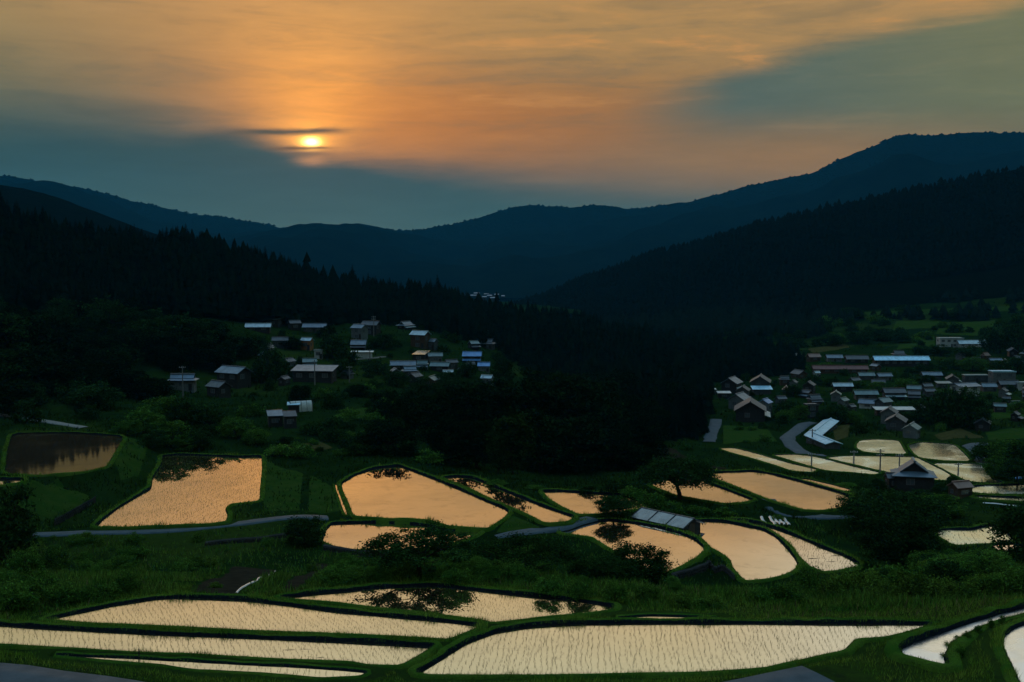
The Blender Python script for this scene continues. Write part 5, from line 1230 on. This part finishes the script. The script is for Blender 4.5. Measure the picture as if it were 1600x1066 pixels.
plot('vegetable_plot', [(300,928),(370,931),(432,890),(360,885)], 'earth', 'bare brown vegetable plot left of the white mulch strip', 'plot')
plot('vegetable_plot', [(440,925),(470,922),(512,880),(486,880)], 'earth', 'brown vegetable plot right of the white mulch strip', 'plot')
plot('field', [(980,690),(1050,700),(1190,738),(1100,735),(1000,716)], 'earth', 'dull brown ploughed field above the big salmon paddy')
plot('field', [(1130,665),(1195,665),(1215,690),(1130,694)], 'field', 'green meadow below the big dark farmhouse')
plot('field', [(1300,668),(1328,662),(1325,682),(1305,690)], 'drygrass', 'small dry yellow field right of the chevron barns')
plot('field', [(1460,680),(1500,668),(1538,684),(1470,688)], 'drygrass', 'pale stubble patch edged with a light bank above the weedy cream paddy')
plot('field', [(1540,676),(1620,668),(1620,686),(1545,688)], 'field', 'dull green field at the right beyond the dark grove')
plot('field', [(1545,640),(1620,634),(1620,652),(1550,656)], 'field', 'green field at the right edge behind the black gabled house')
plot('field', [(1262,545),(1320,538),(1330,543),(1270,552)], 'drygrass', 'pale stubble strip crossed by a field track')
plot('field', [(1410,532),(1460,524),(1462,542),(1400,546)], 'field', 'green field left of the white school-like block')
plot('field', [(1470,504),(1555,500),(1548,526),(1462,522)], 'field', 'mossy green terrace above the white school-like block')
plot('field', [(520,650),(590,632),(602,640),(540,662)], 'field', 'mown green terrace on the slope below the hamlet')
plot('field', [(420,700),(500,690),(520,700),(440,712)], 'drygrass', 'yellowish terrace right behind the notched planted paddy')
plot('field', [(600,636),(665,632),(668,642),(610,648)], 'field', 'narrow green terrace left of the black grove')

plot('terrace_bank', [(414,716),(474,740),(468,798),(412,800),(410,760)], 'bank', 'mown green terrace face between the notched paddy and the kite-shaped one', 'bank')
plot('terrace_bank', [(484,742),(520,762),(534,802),(482,800)], 'bank', 'smaller mown green terrace face beside the slender channel', 'bank')
plot('terrace_bank', [(40,752),(90,746),(140,775),(120,795),(70,815),(20,800)], 'bank', 'rounded grassy mound left of the notched paddy', 'bank', lift=.3)
plot('terrace_bank', [(176,722),(202,684),(236,690),(215,745),(190,752)], 'bank', 'light green terrace face right of the shaded paddy', 'bank')
plot('terrace_bank', [(775,832),(800,805),(845,824),(820,830)], 'bank', 'green knoll between the kite-shaped and the long slanting paddy', 'bank')
plot('field', [(1300,468),(1430,458),(1440,464),(1310,476)], 'bank', 'highest faint terrace on the right hillside')
plot('field', [(1350,488),(1600,478),(1620,484),(1360,496)], 'bank', 'long faint terrace crossing the right hillside')
plot('field', [(1400,502),(1470,498),(1465,512),(1395,516)], 'field', 'dim terrace left of the mossy one on the right hillside')
# stone retaining walls: each built of fitted stones
def stone_wall(pts, hgt, lab, s=.42, seed=0):
    r = np.random.default_rng(seed); C = np.array([hit(x, y) for x, y in pts]); L = [C[0]]
    for i in range(len(C) - 1):
        n = max(1, int(np.linalg.norm(C[i + 1] - C[i]) / s))
        for k in range(1, n + 1): L.append(C[i] + (C[i + 1] - C[i]) * k / n)
    L = np.array(L); c = L.mean(0); root = empty('stone_wall', c); tag(root, lab, 'stone wall')
    V = []; F = []; B = MB(); rows_ = max(2, int(hgt / (s * .75)))
    for i in range(len(L) - 1):
        v = L[i + 1] - L[i]; u = v / np.linalg.norm(v); nrm = np.array([u[1], -u[0], 0]); nrm = nrm if nrm[1] < 0 else -nrm
        g = ground_z(L[i][0], L[i][1])[0] - .3
        a, b_ = L[i] - c, L[i + 1] - c; z0 = g - c[2]
        B.poly([(a[0], a[1], z0 - .3), (b_[0], b_[1], z0 - .3), (b_[0], b_[1], z0 + hgt), (a[0], a[1], z0 + hgt), (a[0], a[1] + .8, z0 + hgt), (b_[0], b_[1] + .8, z0 + hgt)], [(0, 1, 2, 3), (3, 2, 5, 4)])
        for q in range(rows_):
            p = L[i] - c + u * s * (.5 * (q % 2) + r.uniform(-.1, .1)); z = z0 + hgt * (q + .5) / rows_; rad = s * r.uniform(.42, .62); b0 = len(V)
            f = nrm * rad * r.uniform(.35, .6) - nrm * .02
            ring = [p + u * math.cos(t) * rad * r.uniform(.8, 1.1) + np.array([0, 0, z - p[2] + math.sin(t) * rad * r.uniform(.6, .9)]) for t in np.linspace(0, 6.28, 7)[:-1]]
            V += [tuple(x) for x in ring] + [tuple(np.mean(ring, 0) + f * 1.0)]; V += [tuple(np.array(x) * .65 + np.mean(ring, 0) * .35 + f * .85) for x in ring]
            for t in range(6):
                t2 = (t + 1) % 6; F += [(b0 + t, b0 + t2, b0 + 7 + t2, b0 + 7 + t), ]; F += [(b0 + 7 + t, b0 + 7 + t2, b0 + 6)]
    B.build('core', M['stone'], root); tag(link('stones', mesh_np('stones', V, F, M['stone']), root), kind='stuff')
stone_wall([(85,822),(118,804),(150,785)], 1.3, 'dark stone retaining wall slanting up from the lane at the left', seed=1)
stone_wall([(505,860),(560,870),(620,871)], .9, 'stone retaining wall under the half-moon paddy', seed=2)
stone_wall([(1050,908),(1088,897),(1108,886),(1130,892),(1148,908)], 1.0, 'curved stone retaining wall between the teardrop and the rounded paddy', seed=3)
stone_wall([(320,854),(390,848),(450,840)], .8, 'mossy stone wall along the slope below the lane', seed=4)

# ------------------------------------------------------------------ filling growth on the slopes, kept clear of houses, paddies and roads
def infill(n, box, kinds, hpx, wr, label, group, seed, dens=None, loose=False):
    r = random.Random(seed); made = 0; tries = 0
    while made < n and tries < n * 14:
        tries += 1; px = r.uniform(box[0], box[2]); py = r.uniform(box[1], box[3])
        if dens and not dens(px, py): continue
        hp = r.uniform(*hpx); w = hp * r.uniform(*wr)
        if loose and any(b[0] + 5 < px < b[2] - 5 and b[1] < py - hp * .4 < b[3] for b in HB): continue
        if not loose and any(px + w * .4 > b[0] and px - w * .4 < b[2] and py > b[1] and py - hp < b[3] for b in HB): continue
        g = hit(px, py); u = g[0] / g[1]
        if bil(NEARP, GU, GL, np.array([u]), np.array([math.log(g[1])]))[0] < 2.5 + w * .3 * g[1] / FPX: continue
        if any(np.min(np.hypot(L[:, 0] - g[0], L[:, 1] - g[1])) < wd / 2 + w * .4 * g[1] / FPX for _, _, wd, L in ROADL): continue
        hid = False                                              # would the crown cover a paddy behind it?
        for k, P in POLY.items():
            zp = PADBOX[k]
            if px + w * .35 > zp[0] and px - w * .35 < zp[2] and py > zp[1] and py - hp < zp[3] - 2: hid = True; break
        if hid: continue
        plant(r.choice(kinds), g - np.array([0, 0, .2]), hp * g[1] / FPX, w * g[1] / FPX, label, group); made += 1
PADBOX = {k: (min(p[0] for p in v[4]), min(p[1] for p in v[4]), max(p[0] for p in v[4]), max(p[1] for p in v[4])) for k, v in PAD.items()}
ROOFN = {'roof_tile': 'dark tiled', 'roof_blue': 'blue-grey roofed', 'roof_teal': 'teal roofed', 'roof_pale': 'pale roofed', 'roof_brown': 'brown roofed', 'roof_azure': 'blue roofed'}
def infill_house(n, box, wpx, hpx, group, seed, dens=None):
    r = random.Random(seed); made = 0; tries = 0
    while made < n and tries < n * 40:
        tries += 1; px = r.uniform(box[0], box[2]); py = r.uniform(box[1], box[3]); w = r.uniform(*wpx); h = r.uniform(*hpx)
        if dens and not dens(px, py): continue
        if any(px + w * .40 > b[0] + 3 and px - w * .40 < b[2] - 3 and py > b[1] + 7 and py - h < b[3] - 4 for b in HB): continue
        g = hit(px, py); u = g[0] / g[1]
        if bil(NEARP, GU, GL, np.array([u]), np.array([math.log(g[1])]))[0] < 6: continue
        if any(np.min(np.hypot(L[:, 0] - g[0], L[:, 1] - g[1])) < wd / 2 + 5 for _, _, wd, L in ROADL): continue
        rm = r.choice(['roof_tile', 'roof_tile', 'roof_blue', 'roof_teal', 'roof_tile', 'roof_tile', 'roof_brown']); wm = r.choice(['wall_dark', 'wall_grey', 'wall_dark', 'wall_pale', 'wall_brown'])
        o = house_px(px, py, w, h, r.uniform(.6, .95), r.choice([-70, -55, -35, -15, 0, 12, 30, 50, 62, 75]), r.choice(['gable', 'gable', 'hipgable']), wm, rm, 'x', group=group, pent=(1.3, r.choice(['roof_tile', 'roof_blue', 'roof_pale'])) if r.random() < .45 else None)
        AUTO.append((o, ROOFN[rm], np.array(o.location), h * g[1] / FPX, w * g[1] / FPX)); made += 1
infill_house(20, (385, 506, 785, 606), (16, 28), (11, 17), HL, 21)
infill_house(36, (1112, 556, 1610, 668), (14, 26), (9, 16), HV, 22)
infill(58, (-20, 500, 420, 690), ['round', 'black', 'black', 'darkshrub'], (22, 50), (1.0, 1.6), 'dark tree in the thicket on the left hillside', 'thicket trees of the left hillside', 1, dens=lambda x, y: y < 640 or x < 180)
infill(60, (380, 500, 700, 720), ['darkshrub', 'darkshrub', 'shrub'], (10, 26), (1.2, 1.9), 'dark shrub on the slope around the hillside hamlet', 'shrubs around the hillside hamlet', 2)
infill(46, (385, 505, 790, 612), ['darkshrub'], (9, 19), (1.0, 1.5), 'dark tree between the hamlet houses', 'trees between the hamlet houses', 12, loose=True)
infill(34, (1112, 560, 1600, 672), ['darkshrub'], (7, 15), (1.0, 1.6), 'dark tree between the valley houses', 'trees between the valley houses', 13, loose=True)
infill(34, (600, 615, 1110, 716), ['black'], (30, 66), (1.0, 1.5), 'black tree at the fringe of the grove in mid-picture', 'fringe trees of the mid grove', 3)
infill(62, (1120, 505, 1610, 680), ['darkshrub', 'darkshrub', 'shrub'], (8, 20), (1.2, 1.9), 'small dark tree or hedge among the valley plots', 'small trees of the valley plots', 4)
infill(40, (1180, 800, 1610, 930), ['green', 'shrub', 'round'], (26, 60), (1.0, 1.5), 'green tree in the thicket at the lower right', 'thicket trees at the lower right', 5)
infill(26, (1060, 640, 1480, 815), ['shrub', 'darkshrub'], (8, 18), (1.2, 1.9), 'low shrub on the banks round the valley paddies', 'shrubs round the valley paddies', 6)
infill(90, (-20, 838, 520, 938), ['bush', 'bush', 'lightbush'], (8, 26), (1.1, 1.8), 'bush in the weedy slope below the curving lane', 'bushes below the curving lane', 7, dens=lambda x, y: x < 230 or random.random() < .22)
infill(60, (520, 868, 1060, 928), ['bush', 'nearround'], (16, 40), (1.1, 1.7), 'dark bush in the wooded dip behind the mirrored cherry', 'bushes in the wooded dip', 8)
infill(30, (1050, 925, 1480, 958), ['lightbush', 'bush'], (6, 16), (1.2, 2.0), 'weed clump on the bank beyond the broad front paddy', 'weed clumps behind the broad front paddy', 9)
for px, top, bot, w in [(1482,1002,1016,18),(1496,994,1006,16),(1512,988,1000,14),(1528,980,990,14),(1548,972,981,12),(1566,966,975,12),(1478,1016,1034,22),(1486,1030,1050,26),(1500,1012,1026,18)]:
    plant_px('bush', px, top, bot, w, 'weed clump leaning over the pale wedge-shaped paddy', 'weed clumps beside the pale wedge-shaped paddy')

M['dryblade'] = mat_leaf('dry_blade', (.075, .060, .030), (.10, .075, .045), .3)
# rough herbage on open ground
def herbage(n, y0, y1, umax, h, w, mat, name, label, seed, cond=None, lo=.35):
    r = np.random.default_rng(seed); Y = np.exp(r.uniform(math.log(y0), math.log(y1), n)); U = r.uniform(-umax, umax, n); X = U * Y
    npd = bil(NEARP, GU, GL, U, np.log(Y)); patch = fbm(X / 5, Y / 5, 3, 61)
    ok = (npd > 1.1) & (r.uniform(-.6, 1.0, n) < patch + lo)
    for nm, mt, wd, L in ROADL:
        b = np.where(ok & (X > L[:, 0].min() - 4) & (X < L[:, 0].max() + 4) & (Y > L[:, 1].min() - 4) & (Y < L[:, 1].max() + 4))[0]
        if len(b):
            d = np.min(np.hypot(X[b][:, None] - L[None, :, 0], Y[b][:, None] - L[None, :, 1]), 1); ok[b[d < wd / 2 + (.25 if Y[b].mean() < 70 else 1.0)]] = False
    for P, mg in CLEAR:
        b = np.where(ok & (X > P[:, 0].min() - 2) & (X < P[:, 0].max() + 2) & (Y > P[:, 1].min() - 2) & (Y < P[:, 1].max() + 2))[0]
        if len(b): ok[b[sdist(P, X[b], Y[b]) < mg]] = False
    if cond is not None: ok &= cond(X, Y)
    X, Y = X[ok], Y[ok]; P = np.c_[X, Y, ground_z(X, Y)]
    hs = h * (1 + .7 * np.clip(fbm(X / 3, Y / 3, 2, 71), -.6, 1))
    tag(link(name, blades(P, hs, w, .8, M[mat], name)), label, 'grass', kind='stuff')
herbage(200000, 48, 80, .56, .24, .030, 'blade', 'grass', 'short grass on the banks round the front paddies', 81, lo=.9)
herbage(150000, 72, 165, .56, .48, .10, 'weed', 'grass', 'rank grass and weeds on the slope behind the front paddies', 82)
herbage(26000, 68, 150, .56, .42, .07, 'dryblade', 'grass', 'faded straw-coloured grass among the weeds behind the front paddies', 85, lo=-.35)
herbage(90000, 150, 330, .56, .60, .24, 'weed_dark', 'grass', 'rough grass on the banks between the orange paddies', 83, lo=.1)
herbage(40000, 300, 900, .56, 1.0, .8, 'weed_dark', 'grass', 'rough grass on the valley fields', 84, lo=-.1)

# ------------------------------------------------------------------ every tree and bush described by what it stands beside
LMK = [((v[0]), (v[1]), v[2]) for v in [
 (1300,1000,'broad front paddy'),(700,945,'cherry-mirroring paddy'),(250,958,'curved planted paddy'),(300,768,'notched planted paddy'),(100,712,'shaded dark paddy'),(660,778,'kite-shaped paddy'),(590,840,'half-moon paddy'),(800,785,'long slanting paddy'),(925,785,'weed-cornered paddy'),
 (1000,850,'teardrop paddy'),(1175,862,'rounded pinkish paddy'),(1270,860,'crescent paddy'),(1215,765,'big salmon paddy'),(1095,770,'half-hidden orange paddy'),(1200,718,'slim cream paddy'),(1380,725,'broad cream paddy'),(1378,698,'rounded cream paddy'),(1465,706,'weedy-cornered cream paddy'),(1510,738,'greenish cream paddy'),(1560,766,'cream strip paddy'),(1520,838,'tree-framed cream paddy'),(1500,1000,'pale wedge paddy'),
 (655,870,'mirrored cherry tree'),(1405,850,'deep-crowned big tree'),(1385,795,'flat-topped wide tree'),(958,795,'little round tree'),(1065,745,'dark spreading tree'),(8,810,'left-edge tree'),(1600,825,'cropped black tree'),(802,695,'pale bamboo'),(478,826,'rounded thorn tree'),
 (366,590,'slate-blue farmhouse'),(286,600,'pale hipped house'),(492,585,'open-fronted shed'),(470,636,'greenhouse tunnel'),(430,655,'left tin shed'),(432,503,'upper orange-glinting roof'),(404,512,'long low house'),(492,513,'long grey house'),(480,538,'ochre-boarded house'),(562,519,'grey-blue roofed house'),(566,554,'white cold frame'),(657,531,'tall brown farmhouse'),(658,558,'lower orange-glinting roof'),(630,572,'long dark house'),(688,574,'dull teal roof'),(738,560,'azure two-step roof'),(761,595,'lowest pale-roofed house'),
 (1026,815,'glassy-roofed shed'),(1172,644,'big dark farmhouse'),(1143,603,'topmost left village house'),(1195,636,'white house with blue roof'),(1264,607,'lone dark gabled house'),(1316,606,'house with pinkish eave'),(1267,643,'black storehouse'),(1287,682,'chevron barns'),(1352,618,'long greenish house'),(1356,632,'white gable'),(1396,645,'long thin pale roof'),(1400,662,'dark house cluster'),(1424,675,'lowest pale cluster house'),(1507,611,'two-storey white house'),(1565,590,'pale teal block'),(1407,565,'pale-blue barn'),(1312,578,'red barn'),(1303,560,'small pale hall'),(1500,536,'school-like block'),(1555,565,'lone thin grey roof'),(1535,665,'black gabled house'),(1197,506,'lone white building'),(1426,748,'hip-and-gable farmhouse'),(1500,768,'rust-roofed shed'),
 (75,658,'concrete strip path'),(250,829,'curving lane'),(400,910,'white mulch strip'),(1250,803,'valley-side lane'),(1238,690,'road bend'),(1522,710,'winding right-hand road'),(118,804,'slanting stone wall'),(1212,815,'white seedbed covers'),(1095,715,'ploughed brown field'),(1160,680,'green meadow'),(555,648,'mown green terrace'),(1375,720,'tallest utility pole')]]
LOOK = {'round': ('dark', 'broadleaf tree'), 'black': ('black', 'broadleaf tree'), 'neardark': ('dark', 'tree'), 'green': ('green', 'broadleaf tree'), 'darkshrub': ('dark', 'shrub'), 'shrub': ('green', 'shrub'), 'bush': ('green', 'bush'), 'lightbush': ('light green', 'bush'), 'nearround': ('leafy', 'tree'), 'bamboo': ('pale', 'bamboo'), 'oak': ('spreading', 'tree')}
def describe():
    used = set()
    items = []
    for root, kind, loc, H, W in AUTO:
        b = to_px(loc); t = to_px((loc[0], loc[1], loc[2] + H)); items.append((b[0], (b[1] + t[1]) / 2, b[1] - t[1], W * FPX / loc[1], root, kind))
    for x, y, h, w, root, kind in sorted(items, key=lambda q: -q[2]):
        col_, noun = LOOK.get(kind, (kind, 'house')); size = 'tall' if h > 60 else 'sizeable' if h > 36 else 'middling' if h > 20 else 'small' if h > 12 else 'tiny'
        form = ['', 'wide '][w / h > 1.45]
        near = sorted(LMK, key=lambda l: math.hypot(l[0] - x, (l[1] - y) * 1.4))[:7]
        def rel(l):
            dx, dy = x - l[0], y - l[1]
            if abs(dx) > 1.6 * abs(dy): return 'right of' if dx > 0 else 'left of'
            v = 'below' if dy > 0 else 'above'
            return v if abs(dx) < .5 * abs(dy) else v + ' and ' + ('right of' if dx > 0 else 'left of')
        opts = ['%s %s%s %s %s the %s' % (size, form, col_, noun, rel(l), l[2]) for l in near[:4]]
        opts += ['%s %s%s %s %s the %s, %s the %s' % (size, form, col_, noun, rel(near[0]).split(' and ')[-1], near[0][2], rel(l).split(' and ')[-1], l[2]) for l in near[1:]]
        opts += ['%s %s%s %s %s the %s, %s the %s' % (size, form, col_, noun, rel(near[1]).split(' and ')[-1], near[1][2], rel(l).split(' and ')[-1], l[2]) for l in near[2:]]
        for o in opts:
            if o not in used and len(o.replace('-', ' ').split()) <= 16: used.add(o); root['label'] = o; break
describe()

# ------------------------------------------------------------------ haze: the air of the valley
def haze():
    m, T = new_mat('valley_air')
    pv = T.node('ShaderNodeVolumePrincipled'); pv.inputs['Color'].default_value = (.035, .42, .80, 1); pv.inputs['Density'].default_value = HAZE
    out = T.node('ShaderNodeOutputMaterial'); T.l.new(pv.outputs[0], out.inputs['Volume'])
    b = MB(); b.box(-7600, 7600, -400, 8300, -76.5, 650)
    o = b.build('haze', m); tag(o, 'thin blue evening haze filling the valley', 'haze', kind='stuff')
HAZE = 3.4e-5
haze()
